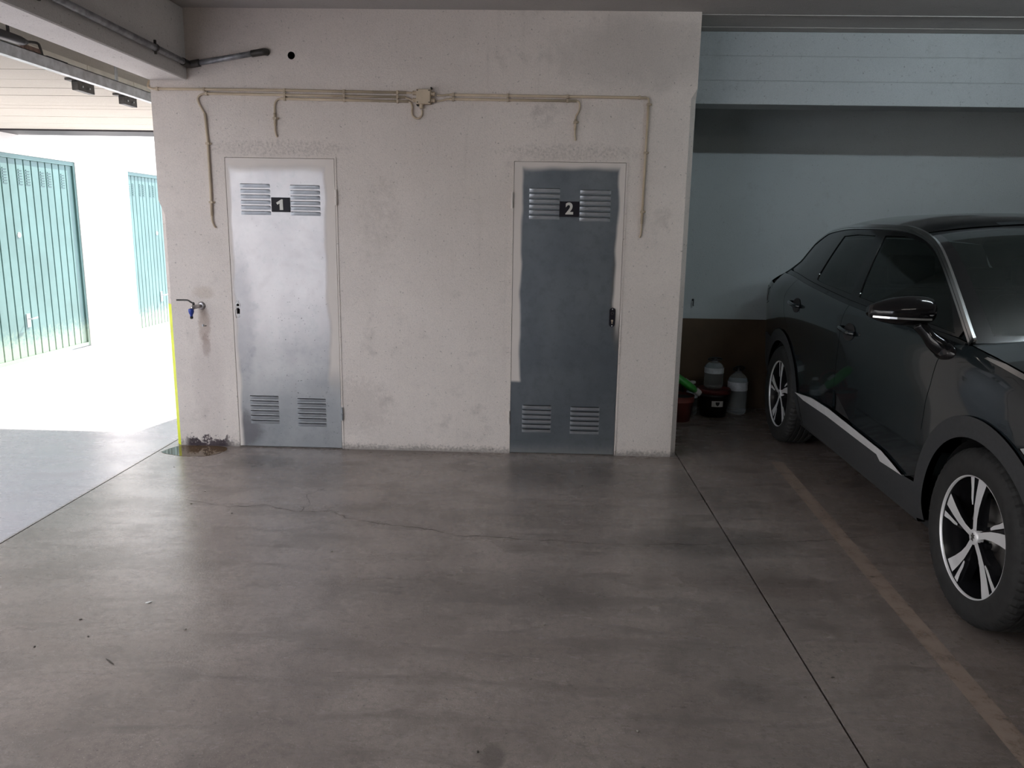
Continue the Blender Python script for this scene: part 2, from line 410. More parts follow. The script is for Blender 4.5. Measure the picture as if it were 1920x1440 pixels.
def jag(pts, n=7, amp=.010):
    out = []
    for a, b in zip(pts, pts[1:]):
        for k in range(n):
            t = k/n; out.append((a[0]+(b[0]-a[0])*t+random.uniform(-amp, amp), a[1]+(b[1]-a[1])*t+random.uniform(-amp, amp)))
    return out+[pts[-1]]
bmobj('crack', strip_mesh(jag([(-1.91, 4.0), (-1.63, 3.906), (-1.44, 3.945), (-1.238, 3.855), (-1.074, 3.884), (-.963, 3.783), (-.697, 3.706), (-.47, 3.652), (-.387, 3.6), (.013, 3.575)]), .0042, .0006), 'crack', floor)
bmobj('crack', strip_mesh(jag([(.013, 3.575), (.40, 3.533), (.93, 3.583)]), .0038, .0006), 'crack', floor)
bmobj('crack', strip_mesh(jag([(.99, 3.585), (1.336, 3.645), (1.505, 3.677), (2.07, 3.87)]), .0042, .0006), 'crack', floor)
bmobj('crack', strip_mesh(jag([(-1.238, 3.855), (-1.22, 3.98), (-1.27, 4.12), (-1.20, 4.25)], 5), .003, .0006), 'crack', floor)

# locker wall: front face with openings, chamfered corners
D1 = (-2.018, -1.290); D2 = (-.168, .560); DH = 1.926
zs = [0, .97, 1.55, 1.64, 2.30, 2.36, CZ]
def wl(z): return XL+.036 if z <= 1.56 else XL
def wr(z): return XR-.036 if z <= 2.31 else XR
fr = [(wl(z), z) for z in zs]+[(wr(z), z) for z in reversed(zs)]
bk = [(XL, z) for z in zs]+[(XR, z) for z in reversed(zs)]
holes = [rect(*D1, .004, DH), rect(*D2, .004, DH), circ(-1.552, 2.528, .023)]
vo, tris = fill2d(fr, holes)
V = [(q[0], WY, q[1]) for q in vo]; F = [tuple(t) for t in tris]; MI = [0]*len(F)
n = len(fr); s0 = len(V)
V += [(q[0], WY, q[1]) for q in fr]+[(q[0], WY+.036, q[1]) for q in bk]+[(q[0], WY+.17, q[1]) for q in bk]
for i in range(n):
    j = (i+1) % n
    for k in (0, 1):
        F.append((s0+k*n+i, s0+k*n+j, s0+(k+1)*n+j, s0+(k+1)*n+i)); MI.append(1 if (k == 0 and i == 0) else 0)
for hi_, L in enumerate(holes):
    s0 = len(V); m_ = len(L); V += [(q[0], WY, q[1]) for q in L]+[(q[0], WY+.17, q[1]) for q in L]
    F += [(s0+i, s0+(i+1) % m_, s0+m_+(i+1) % m_, s0+m_+i) for i in range(m_)]; MI += [2 if hi_ == 2 else 0]*m_  # round hole's walls: the shade inside is put into a dark colour
me = bpy.data.meshes.new('wall_front'); me.from_pydata(V, [], F); me.polygons.foreach_set('material_index', MI)
bm = bmesh.new(); bm.from_mesh(me); bmesh.ops.remove_doubles(bm, verts=bm.verts[:], dist=1e-6); bmesh.ops.recalc_face_normals(bm, faces=bm.faces[:]); bm.to_mesh(me); bm.free()
tag(link('wall_front', me, ['wall', 'yellow', 'sub']), 'white rough plastered wall holding the two numbered metal doors', 'wall', kind='structure')
def st(name, a, b, mat, label, cat='wall'): return tag(box(name, a, b, mat), label, cat, kind='structure')
st('wall_lane', (XL, WY+.17, 0), (XL+.15, 7.15, CZ-.001), 'wallside', 'outer side wall of the locker room along the driveway')
st('wall_partition', (XR-.12, WY+.17, 0), (XR, BB, CZ), 'wallside', 'side wall of the locker room facing the parked car')
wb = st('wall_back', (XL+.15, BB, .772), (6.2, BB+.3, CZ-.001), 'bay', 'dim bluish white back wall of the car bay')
st('wall_back_dado', (XL+.15, BB-.004, 0), (6.2, BB+.3, .772), 'dado', 'dark brown painted lower band of the back wall')
st('wall_right', (6.0, -5.2, 0), (6.2, BB, CZ), 'wallside', 'garage wall on the far side of the car')
st('wall_rear', (-2.46, -5.4, 0), (6.2, -5.2, CZ), 'wallside', 'garage wall behind the viewer')
ce = st('ceiling', (-2.95, -5.4, CZ), (6.2, 7.84, 3.05), 'ceil', 'low grey white garage ceiling slab', 'ceiling')
for yy, dd in ((5.10, .004), (5.395, .003)):
    box('cast_seam', (XR+.01, yy, CZ-dd), (6.0, yy+.006, CZ+.001), 'ceil', ce)
# beam over the driveway opening
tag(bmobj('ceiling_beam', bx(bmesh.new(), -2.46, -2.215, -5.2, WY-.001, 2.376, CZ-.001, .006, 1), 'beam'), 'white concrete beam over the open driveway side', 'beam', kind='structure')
# beam across the car bay, three formwork courses proud of the body
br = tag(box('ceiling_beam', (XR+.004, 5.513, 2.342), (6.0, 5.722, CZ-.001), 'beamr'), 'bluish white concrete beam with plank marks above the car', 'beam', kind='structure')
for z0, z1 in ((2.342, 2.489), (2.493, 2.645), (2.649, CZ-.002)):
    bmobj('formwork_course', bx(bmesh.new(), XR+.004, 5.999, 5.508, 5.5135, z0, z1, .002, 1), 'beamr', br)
# unseen wall added behind the viewer to cut daylight from the side
st('wall_left_added', (-2.46, -5.2, 0), (-2.215, -2.6, 2.375), 'wallside', 'unseen white wall added behind the viewer to narrow the daylight opening')

# ------------------------------------------------------------------ outside: driveway canopy and garages
can = tag(box('canopy', (-5.45, 3.85, 2.41), (-2.83, 7.84, 2.799), 'soffit'), 'cream boarded canopy over the sunny driveway', 'canopy', kind='structure')
y = 3.85; wds = []
while y < 7.80:
    wd = .157; y1 = min(y+wd, 7.835)
    wds.append((y, y1)); y = y1+.004
for a, b in wds:
    box('soffit_board', (-5.448, a, 2.388-random.uniform(0, .003)), (-2.83, b, 2.411), 'soffit', can)
y = 3.85
while y < 7.8:
    y1 = min(y+.56, 7.83); box('edge_panel', (-2.832, y, 2.388), (-2.80, y1-.006, 2.442), 'edge', can); y = y1
tag(box('fascia_board', (-5.46, 7.842, 2.372), (-1.0, 8.25, 3.05), 'fascia'), 'dark grey fascia along the far canopy edge', 'fascia', kind='structure')
GX = -5.45
gA = (7.05, 9.23, 2.175); gB = (10.41, 11.90, 2.155)
lw = tag(plate('wall_garages', [(-6, 0), (gA[0], 0), (gA[0], gA[2]), (gA[1], gA[2]), (gA[1], 0), (gB[0], 0), (gB[0], gB[2]), (gB[1], gB[2]), (gB[1], 0), (17, 0), (17, 3.4), (-6, 3.4)], [], -.25,
    lambda a, b, c: (GX+c, a, b), 'lanewall'), 'sunlit white wall with green garage doors across the driveway', 'wall', kind='structure')
def garage_door(name, y0, y1, h, nsl, label):
    t = tag(empty(name, (GX, (y0+y1)/2, 0)), label, 'garage door', kind='structure')
    W = y1-y0; fr_ = .035; sw = (W-2*fr_)/nsl
    bm = bmesh.new(); bx(bm, -.05, -.012, -W/2, -W/2+fr_, .012, h); bx(bm, -.05, -.012, W/2-fr_, W/2, .012, h)
    bx(bm, -.05, -.012, -W/2+fr_, W/2-fr_, h-.045, h-.002); bx(bm, -.05, -.012, -W/2+fr_, W/2-fr_, .012, .05)
    bmobj('door_frame', bm, 'green', t)
    box('backing_sheet', (-.062, -W/2+.01, .02), (-.050, W/2-.01, h-.01), 'greend', t)
    bm = bmesh.new(); g = sw*.07
    prof = [(g*.3, 0), (g*1.2, .02), (sw-g*1.2, .02), (sw-g*.3, 0)]
    lo = [bm.verts.new((-.05+d, a, .052)) for a, d in prof]; hi = [bm.verts.new((-.05+d, a, h-.047)) for a, d in prof]
    for i in range(3): bm.faces.new((lo[i], lo[i+1], hi[i+1], hi[i]))
    bm.faces.new(lo); bm.faces.new(hi)
    s_ = bmobj('panel_slat', bm, 'green', t); base = -W/2+fr_; s_.location = (0, base, 0)
    sl = [s_]
    for k in range(1, nsl):
        c = s_.copy(); COL.objects.link(c); c.parent = t; c.location = (0, base+k*sw, 0); sl.append(c)
    bm = bmesh.new()
    for k in range(6): 
        z = h-.30+k*.028; bx(bm, -.031, -.025, sw*.25, sw*.78, z, z+.013)
    vm = bmobj('vent_slit', bm, 'green', sl[0])
    for k in range(nsl):
        if k % 3 != 2 and 0 < k < nsl-1:
            c = vm.copy(); COL.objects.link(c); c.parent = sl[k]
    box('lock_plate', (-.03, -.028, .365), (-.022, .028, .51), 'steel', t, .004)
    bm = bmesh.new(); tube(bm, [(-.03, 0, .455), (.018, 0, .455), (.02, .085, .462)], .008, 8); bmobj('lock_handle', bm, 'steel', t, True)
    bm = bmesh.new(); lathe(bm, [(.001, -.024), (.026, -.024), (.028, -.031)], 18, 'x', (0, 0, 1.345)); bmobj('round_lock', bm, 'white', t)
    return t
garage_door('door_3', *gA, 17, 'nearer green ribbed garage door at the left picture edge')
garage_door('door_4', *gB, 15, 'farther green ribbed garage door beside the yellow-edged wall corner')

# gate rail and its fittings
t = tag(empty('gate_rail', (-2.70, 4.6, 2.32)), 'galvanised steel rail hung under the driveway canopy edge', 'rail')
bm = bmesh.new(); bx(bm, -.004, .004, -1.7, 2.2, 0, .058); bx(bm, -.035, .004, -1.7, 2.2, -.004, 0); bx(bm, -.035, .004, -1.7, 2.2, .054, .058); bmobj('channel', bm, 'steel', t)
for yy in (-.9, .55, 1.5):
    box('hanger', (-.03, yy, .058), (-.022, yy+.025, .475), 'steel', t)
for px, (a, b), lab in ((0, (5.08, 5.27), 'dark bracket box hanging under canopy, nearer the black gate arm'), (1, (5.64, 5.82), 'dark bracket box hanging under canopy, nearer the wall corner')):
    t = tag(empty('rail_bracket', (-2.955, (a+b)/2, 2.315)), lab, 'bracket'); L = (b-a)/2
    box('bracket_box', (-.02, -L, 0), (.02, L, .055), 'pipedark', t, .004); box('flange', (-.045, -L-.03, .055), (.02, L, .068), 'pipedark', t)
    for k in (-.4, .3): bm = bmesh.new(); lathe(bm, [(.006, .02), (.006, .026)], 8, 'x', (0, k*L*1.2, .028), True); bmobj('bolt', bm, 'steel', t)
    box('fixing_strap', (-.008, -.01, .068), (.008, .01, .0745), 'pipedark', t)
t = tag(empty('gate_operator', (-2.76, 4.2, 2.40)), 'black gate operator arm with rusty bracket above the steel rail', 'gate arm')
bm = bmesh.new(); tube(bm, [(0, -.45, .025), (0, -.1, .028), (0, .08, .03), (0, .13, .035)], [.026, .026, .024, .012], 12); bmobj('arm_tube', bm, 'black', t, True)
bm = bmesh.new(); tube(bm, smoothpath([(0, .12, .035), (0, .22, .05), (0, .245, .03), (0, .26, -.015)]), .007, 8); bmobj('link_rod', bm, 'pipedark', t, True)
box('mount_bracket', (-.02, .10, -.012), (.0, .25, .022), 'rust', t); box('foot_block', (-.02, .27, -.022), (.02, .46, -.004), 'black', t)
box('drop_hanger', (-.006, -.02, .05), (.006, -.01, .395), 'pipedark', t)

# ------------------------------------------------------------------ numbered locker doors
def two_mesh(size):
    cu = bpy.data.curves.new('digit', 'FONT'); cu.body = '2'; cu.size = size; cu.extrude = .0012; cu.offset = .0035; cu.align_x = 'CENTER'; cu.align_y = 'CENTER'
    ob = bpy.data.objects.new('tmp', cu); COL.objects.link(ob); dg = bpy.context.evaluated_depsgraph_get(); dg.update()
    me = bpy.data.meshes.new_from_object(ob.evaluated_get(dg)); bpy.data.objects.remove(ob)
    me.transform(Matrix.Rotation(math.pi/2, 4, 'X')); return me
def locker_door(name, x0, x1, mat, louvres, plaque, digit, hinge_left, label):
    t = tag(empty(name, (x0+.011, WY, 0)), label, 'door', kind='structure'); ox = x0+.011
    W = x1-x0
    plate('door_frame', rect(-.011, W-.011, .004, DH), [rect(.0, W-.022, -.01+.012, DH-.012)], .05, lambda a, b, c: (a, -.004+c, b), 'wall', t)
    lw_ = W-.022; g = .0025; slots = []; blades = []
    for (a, b, zt, zb_) in louvres:
        p = (zt-zb_-.022)/5
        for k in range(6):
            zt_k = zt-k*p; slots.append(rect(a-ox+.004, b-ox-.004, zt_k-.004, zt_k+.0035)); blades.append((a-ox, b-ox, zt_k))
    lh = []
    if digit == '1': lh = [circ(-1.971-ox, .972, .009, 12), [(-1.981-ox, .915), (-1.961-ox, .912), (-1.959-ox, .945), (-1.971-ox, .955), (-1.982-ox, .945)]]
    leaf = plate('door_leaf', rect(g, lw_-g, .008, DH-.012-g), slots+lh, .03, lambda a, b, c: (a, -.002+c, b), mat, t)
    # pressed louvre blades: flush at the bottom, open at the top
    bm = bmesh.new(); L = .195; hh = .021; dp = .0075; nx = 10; rows = []
    for j, zf in enumerate((0, .35, .7, 1.)):
        row = []
        for i in range(nx+1):
            a = i/nx; e = min(a, 1-a)*L/.010; k = min(1, e)**.5
            row.append(bm.verts.new(((a-.5)*L, -.0025-dp*k*(zf**.8), -hh+hh*zf*(1 if e > 0 else .98))))
        rows.append(row)
    for r0, r1 in zip(rows, rows[1:]):
        for i in range(nx): bm.faces.new((r0[i], r0[i+1], r1[i+1], r1[i]))
    lb = None
    for (a, b, zt_k) in blades:
        if lb is None: lb = bmobj('louvre', bm, 'blade', leaf, True); o = lb
        else: o = lb.copy(); COL.objects.link(o); o.parent = leaf
        o.location = ((a+b)/2, 0, zt_k)
    (a, b, z0, z1) = plaque
    pq = box('number_plaque', (a-ox, -.0085, z0), (b-ox, -.0022, z1), 'blackplate', leaf)
    cx, cz = (a+b)/2-ox, (z0+z1)/2
    if digit == '1':
        pts = [(-.006, -.033), (.016, -.033), (.016, .034), (.006, .034), (-.028, .012), (-.020, -.001), (-.006, .008)]
        o = plate('digit', pts, [], .002, lambda p, q, c: (cx+.0+p, -.0102+c, cz+q), 'digit', leaf)
    else:
        o = link('digit', two_mesh(.098), 'digit', leaf); o.location = (cx, -.0095, cz)
    hx = (-.009 if hinge_left else lw_+.006)
    for z0, z1 in ((1.625, 1.723), (.205, .295)):
        h = bmesh.new(); tube(h, [(hx, -.010, z0), (hx, -.010, (z0+z1)/2-.002)], .0075, 10); tube(h, [(hx, -.010, (z0+z1)/2+.002), (hx, -.010, z1)], .0075, 10)
        bx(h, hx-.004, hx+.004, -.006, .0, z0+.004, z1-.004)
        bmobj('hinge', h, 'frame' if (z0 > 1 or hinge_left) else 'blade', t)
    return t, leaf, ox
d1, leaf1, ox1 = locker_door('door_1', *D1, 'door1', [(-1.917, -1.721, 1.749, 1.556), (-1.594, -1.399, 1.745, 1.556), (-1.925, -1.724, .358, .165), (-1.602, -1.402, .346, .152)], (-1.715, -1.596, 1.578, 1.669), '1', False, 'worn galvanised metal door with the number 1 plaque')
d2, leaf2, ox2 = locker_door('door_2', *D2, 'door2', [(-.058, .139, 1.748, 1.558), (.264, .461, 1.742, 1.55), (-.076, .118, .336, .15), (.247, .441, .332, .146)], (.136, .262, 1.576, 1.672), '2', True, 'dark grey metal door with the number 2 plaque')
# bare lock cut-out on the first door, black escutcheon on the second
bm = bmesh.new(); lathe(bm, [(.010, -.0025), (.015, -.005), (.017, -.0025)], 16, 'y', (-1.971-ox1, 0, .972)); lathe(bm, [(.005, -.0025), (.008, -.005), (.010, -.0025)], 12, 'y', (-1.972-ox1, 0, .997)); lathe(bm, [(.003, -.0025), (.007, -.005), (.009, -.0025)], 12, 'y', (-1.970-ox1, 0, .899))
bmobj('lock_hole_rim', bm, 'white', leaf1, True)
bm = bmesh.new(); tube(bm, [(-1.985-ox1, -.003, .885), (-1.992-ox1, -.003, .91), (-1.990-ox1, -.003, .94), (-1.975-ox1, -.003, .958)], .0022, 6); bmobj('scratch_bead', bm, 'white', leaf1, True)
ex = .499-ox2; pts = [(ex+.019*math.cos(a), .983+.019*math.sin(a)) for a in [math.pi*k/10 for k in range(11)]]+[(ex+.019*math.cos(a), .896+.019*math.sin(a)) for a in [math.pi+math.pi*k/10 for k in range(11)]]
es = plate('escutcheon', pts, [], .008, lambda p, q, c: (p, -.010+c, q), 'blackplate', leaf2)
for zz, r in ((.993, .0042), (.884, .0042)):
    bm = bmesh.new(); lathe(bm, [(.0005, -.0125), (r, -.0115), (r, -.009)], 10, 'y', (ex, 0, zz)); bmobj('screw', bm, 'alu', leaf2, True)
bm = bmesh.new(); lathe(bm, [(.006, -.0105), (.008, -.0125), (.010, -.0105)], 16, 'y', (ex, 0, .966)); bmobj('latch_ring', bm, 'pipedark', leaf2, True)
bm = bmesh.new(); lathe(bm, [(.0005, -.0125), (.007, -.0125), (.007, -.009)], 12, 'y', (ex, 0, .918)); bx(bm, ex-.003, ex+.003, -.0125, -.009, .898, .915); bmobj('key_cylinder', bm, 'cream', leaf2)

# ------------------------------------------------------------------ electrical run on the wall
def conduit(label, rigid, flex, clips, single=True, name='cable_conduit'):
    a0 = rigid[0][0] if rigid else flex[0][0]
    t = tag(empty(name), label, 'conduit', 'cream conduits on the locker wall')
    for pts in rigid:
        bm = bmesh.new(); tube(bm, pts, .0080, 12); bmobj('conduit_tube', bm, 'cream', t, True)
    for pts in flex:
        bm = bmesh.new(); tube(bm, smoothpath(pts, 7), .0058, 10); bmobj('cable', bm, 'cream', t, True)
    for (x, z, vert) in clips:
        bm = bmesh.new()
        if vert: bx(bm, x-.013, x+.013, WY-.021, WY-.001, z-.007, z+.007, .003); bx(bm, x+.011, x+.021, WY-.012, WY-.001, z-.006, z+.006, .002)
        else: bx(bm, x-.007, x+.007, WY-.021, WY-.001, z-.0112, z+.0112, .003)
        bmobj('clip', bm, 'creamd', t)
    return t
Yc = WY-.0105
def P3(l): return [(x, Yc, z) for x, z in l]
conduit('topmost left conduit running from the wall corner to the junction box',
        [P3([(-2.425, 2.321), (-1.6, 2.321), (-.835, 2.3155)])], [[(-2.478, WY+.10, 2.42), (-2.476, WY+.03, 2.372), (-2.466, WY-.006, 2.335), (-2.445, Yc, 2.323), (-2.42, Yc, 2.321)], P3([(-.836, 2.3155), (-.80, 2.314)])],
        [(x, z, False) for x, z in ((-2.405, 2.321), (-2.109, 2.321), (-1.60, 2.320), (-1.225, 2.318), (-.89, 2.316))])
conduit('left conduit that bends down beside door 1 almost to door mid-height',
        [P3([(-2.09, 2.2965), (-.84, 2.2885)]), P3([(-2.113, 2.178), (-2.106, 2.02), (-2.104, 1.73), (-2.107, 1.545)])],
        [P3([(-2.085, 2.2965), (-2.125, 2.292), (-2.150, 2.272), (-2.150, 2.245), (-2.130, 2.205), (-2.113, 2.176)]), P3([(-2.107, 1.55), (-2.106, 1.515), (-2.096, 1.485)])+[(-2.086, WY-.007, 1.472)], P3([(-.845, 2.2885), (-.81, 2.276), (-.795, 2.270)])],
        [(-2.095, 2.2965, False), (-1.60, 2.2935, False), (-1.225, 2.291, False), (-.89, 2.2885, False), (-2.105, 1.995, True), (-2.105, 1.632, True)])
conduit('short conduit that drops above door 1 and loops under the junction box',
        [P3([(-1.625, 2.271), (-.822, 2.2635)]), P3([(-1.668, 2.185), (-1.668, 2.11)])],
        [P3([(-1.62, 2.271), (-1.645, 2.265), (-1.664, 2.24), (-1.668, 2.18)]), P3([(-1.668, 2.115), (-1.669, 2.08), (-1.664, 2.052)])+[(-1.658, WY-.007, 2.040)],
         P3([(-.825, 2.2635), (-.808, 2.256), (-.799, 2.232), (-.802, 2.205), (-.797, 2.18), (-.775, 2.163), (-.752, 2.168), (-.738, 2.187), (-.740, 2.215)])],
        [(-1.60, 2.2705, False), (-1.225, 2.267, False), (-.89, 2.264, False), (-1.667, 2.153, True)])
conduit('long conduit turning down on the right side of door 2',
        [P3([(-.565, 2.3055), (.62, 2.302), (.655, 2.301)]), P3([(.668, 2.272), (.664, 1.965), (.661, 1.54)]) ],
        [P3([(-.645, 2.303), (-.61, 2.302), (-.585, 2.305), (-.56, 2.3055)]), P3([(.652, 2.301), (.665, 2.298), (.669, 2.285), (.668, 2.268)]), P3([(.661, 1.545), (.660, 1.50), (.657, 1.468)])+[(.652, WY-.007, 1.455)]],
        [(-.543, 2.3055, False), (-.204, 2.3045, False), (.167, 2.303, False), (.611, 2.302, False), (.669, 2.262, True), (.664, 1.975, True), (.661, 1.615, True)])
conduit('lower right conduit ending in a short drop above door 2',
        [P3([(-.565, 2.2795), (.225, 2.2785)]), P3([(.221, 2.170), (.219, 2.105)])],
        [P3([(-.645, 2.267), (-.61, 2.272), (-.585, 2.279), (-.56, 2.2795)]), P3([(.222, 2.2785), (.238, 2.272), (.244, 2.25), (.238, 2.215), (.224, 2.19), (.221, 2.165)]), P3([(.219, 2.108), (.220, 2.08), (.223, 2.055)])+[(.224, WY-.007, 2.043)]],
        [(-.543, 2.2795, False), (-.204, 2.279, False), (.167, 2.2785, False), (.220, 2.152, True)])
t = tag(empty('junction_box', (-.725, WY, 2.29)), 'square cream junction box in the middle of the conduits', 'junction box')
bmobj('box_body', bx(bmesh.new(), -.046, .046, -.036, -.001, -.045, .045, .005), 'creamd', t)
bmobj('box_lid', bx(bmesh.new(), -.043, .043, -.046, -.036, -.042, .042, .004), 'cream', t)
for a in (-1, 1):
    for b in (-1, 1):
        bm = bmesh.new(); lathe(bm, [(.0005, -.0478), (.0035, -.0475), (.004, -.046)], 8, 'y', (a*.036, 0, b*.035)); bmobj('lid_screw', bm, 'pipedark', t, True)
def gland(x, z, ax, sgn):
    bm = bmesh.new(); pr = [(.0125, 0), (.0125, .010), (.0105, .010), (.0105, .014), (.0135, .014), (.0135, .022), (.007, .026)]
    pr = [(r, sgn*h) for r, h in pr]; lathe(bm, pr, 14, ax, (x, -.02, z)); bmobj('cable_gland', bm, 'cream', t, False)
gland(-.046, .022, 'x', -1); gland(-.046, -.020, 'x', -1); gland(.046, .018, 'x', 1); gland(.046, -.020, 'x', 1); gland(-.015, -.045, 'z', -1)
for x, z in ((-.040, -.050), (.048, .050)): bm = bmesh.new(); tube(bm, [(x, -.001, z), (x, -.030, z), (x, -.034, z+.004)], .005, 8); bmobj('fixing_lug', bm, 'pipedark', t, True)

# ------------------------------------------------------------------ water pipe and tap
t = tag(empty('water_pipe', (0, 0, 0)), 'grey galvanised pipe along the beam and bending onto the wall', 'pipe')
px = -2.190
bm = bmesh.new(); tube(bm, [(px, -4.6, 2.492), (px, 3.7, 2.481), (px, 4.97, 2.466)], .0185, 16); bmobj('pipe_run', bm, 'galvpipe', t, True)
bm = bmesh.new(); tube(bm, [(-2.16, WY-.028, 2.468), (-1.745, WY-.028, 2.537)], .0165, 16); bmobj('pipe_run', bm, 'galvpipe', t, True)
bm = bmesh.new(); tube(bm, smoothpath([(px, 4.94, 2.466), (px, 4.99, 2.465), (-2.182, WY-.031, 2.464), (-2.155, WY-.028, 2.468), (-2.12, WY-.028, 2.474)], 5), .0225, 16); bmobj('elbow', bm, 'pipedark', t, True)
bm = bmesh.new(); tube(bm, smoothpath([(-1.79, WY-.028, 2.530), (-1.745, WY-.028, 2.537), (-1.712, WY-.024, 2.543), (-1.702, WY-.002, 2.545)], 5), .021, 16); bmobj('elbow', bm, 'pipedark', t, True)
for yy in (4.60, 3.55):
    bm = bmesh.new(); lathe(bm, [(.0205, -.009), (.0225, -.007), (.0225, .007), (.0205, .009)], 16, 'y', (px, yy, 2.4715)); bx(bm, px-.006, px+.006, yy-.006, yy+.006, 2.489, 2.512, .002); bx(bm, px-.006, px+.006, yy-.006, yy+.006, 2.436, 2.452, .002); bx(bm, -2.2145, px-.018, yy-.006, yy+.006, 2.466, 2.477)
    bmobj('pipe_clamp', bm, 'pipedark', t)
t = tag(empty('water_tap', (-2.216, WY, .962)), 'small lever tap with blue hose connector beside door 1', 'tap')
bm = bmesh.new(); lathe(bm, [(.0005, -.010), (.012, -.010), (.026, -.005), (.028, -.001)], 22, 'y'); bmobj('wall_rose', bm, 'brass', t, True)
bm = bmesh.new(); tube(bm, [(0, -.005, 0), (-.012, -.05, 0), (-.020, -.078, -.002), (-.026, -.098, -.010)], [.011, .014, .0155, .012], 14); bmobj('tap_body', bm, 'brass', t, True)
bm = bmesh.new(); tube(bm, [(-.020, -.075, .010), (-.020, -.075, .026)], .008, 12); tube(bm, [(-.020, -.075, .026), (-.020, -.075, .031)], .0055, 6); bmobj('spindle_nut', bm, 'pipedark', t)
bm = bmesh.new(); tube(bm, smoothpath([(-.020, -.075, .023), (-.036, -.078, .031), (-.050, -.080, .041), (-.066, -.082, .044), (-.125, -.088, .044)], 4), [.0055]*17, 8); bmobj('lever', bm, 'pipedark', t, True)
bm = bmesh.new(); lathe(bm, [(.011, -.010), (.017, -.013), (.0175, -.030), (.0135, -.042), (.009, -.050), (.009, -.062), (.0005, -.063)], 18, 'z', (-.027, -.100, .0)); bmobj('hose_connector', bm, 'blue', t, True)
bm = bmesh.new(); lathe(bm, [(.0095, -.060), (.0100, -.072), (.006, -.076), (.0005, -.076)], 16, 'z', (-.027, -.100, 0)); bmobj('nozzle_tip', bm, 'black', t, True)
t = tag(empty('wall_plug', (-2.213, WY, .832)), 'old screw stubs in the wall below the tap', 'screw')
bm = bmesh.new(); lathe(bm, [(.0005, -.008), (.007, -.007), (.008, -.0005)], 10, 'y'); bmobj('plug', bm, 'steel', t, True)
bm = bmesh.new(); lathe(bm, [(.0005, -.004), (.0035, -.004), (.004, -.0005)], 8, 'y', (.018, 0, -.003)); bmobj('screw_hole', bm, 'pipedark', t, True)

# puddle
m = Mat('puddle_water', (.10, .062, .03), .03, spec=.5); pm = m.m; 
pud = [(-2.475, 4.875), (-2.445, 4.985), (-2.40, 5.03), (-2.27, 5.042), (-2.13, 5.035), (-2.075, 4.99), (-2.07, 4.92), (-2.10, 4.845), (-2.17, 4.80), (-2.30, 4.795), (-2.38, 4.82), (-2.44, 4.845)]
pp = [tuple(v[:2]) for v in smoothpath([(x, y, 0) for x, y in pud+[pud[0]]], 4)[:-1]]
MT['puddle'] = pm
tag(plate('puddle', pp, [], -.0012, lambda a, b, c: (a, b, .0014+c), 'puddle'), 'shallow brown puddle on the floor under the tap', 'puddle')

# faded parking line
def line_mat():
    m = Mat('faded_line_paint', (.27, .20, .155), .6); P = m.pos()
    n = m.noise(P, 9, 6, .7); n2 = m.noise(P, 60, 4, .7)
    m.set('Base Color', m.mix(m.ss(n, .3, .7), (.38, .29, .235), (.46, .365, .30)))
    m.set('Alpha', m.ma('MULTIPLY', m.ss(m.ma('ADD', m.ma('MULTIPLY', n, .7), m.ma('MULTIPLY', n2, .3)), .26, .52), .85)); return m.m
MT['line'] = line_mat()
bm = bmesh.new(); a = (1.585, 5.02); 
def ln(y): return 1.600-.052*(4.95-y) if y < 4.95 else 1.600
ys = [1.0+k*.25 for k in range(17)]; prev = None
for yy in ys:
    q = (bm.verts.new((ln(yy)-.012, yy, .0008)), bm.verts.new((ln(yy)+.068, yy, .0008)))
    if prev: bm.faces.new((prev[0], prev[1], q[1], q[0]))
    prev = q
tag(bmobj('parking_line', bm, 'line'), 'faded pinkish parking line painted on the floor beside the car', 'floor marking')

# loose bits on the floor
def chip(name, x, y, sx, sy, h, mat, label, cat, grp):
    bm = bmesh.new(); bmesh.ops.create_icosphere(bm, subdivisions=1, radius=1)
    for v in bm.verts:
        k = random.uniform(.75, 1.2); v.co = Vector((v.co.x*sx*k, v.co.y*sy*k, max(0, (v.co.z+.8)*h*.55)))
    o = bmobj(name, bm, mat); o.location = (x, y, .0004); o.rotation_euler = (0, 0, random.uniform(0, 3)); tag(o, label, cat, grp); return o
chip('white_chip', -1.53, 2.82, .016, .007, .004, 'chip', 'small white chip on the floor left of centre', 'debris', None)
chip('twig', -1.45, 2.39, .032, .003, .003, 'leafbit', 'thin dark twig on the floor at lower left', 'debris', None)
for x, y in ((-2.24, 4.56), (-1.86, 4.13), (-1.58, 3.81), (-1.85, 3.93), (-1.62, 2.55), (-1.77, 2.47), (-1.72, 2.67), (1.05, 2.44), (-.14, 1.99)):
    chip('leaf_crumb', x, y, .007, .004, .003, 'leafbit', 'dark dry leaf crumb lying on the concrete floor', 'debris', 'leaf crumbs on the floor')
for x, y in ((-.93, 3.36), (.06, 2.74), (.34, 2.11), (-1.29, 2.62), (-.3, 3.2), (.3, 4.4)):
    chip('grit_grain', x, y, .006, .005, .005, 'stone', 'pale grit grain lying on the concrete floor', 'debris', 'grit on the floor')

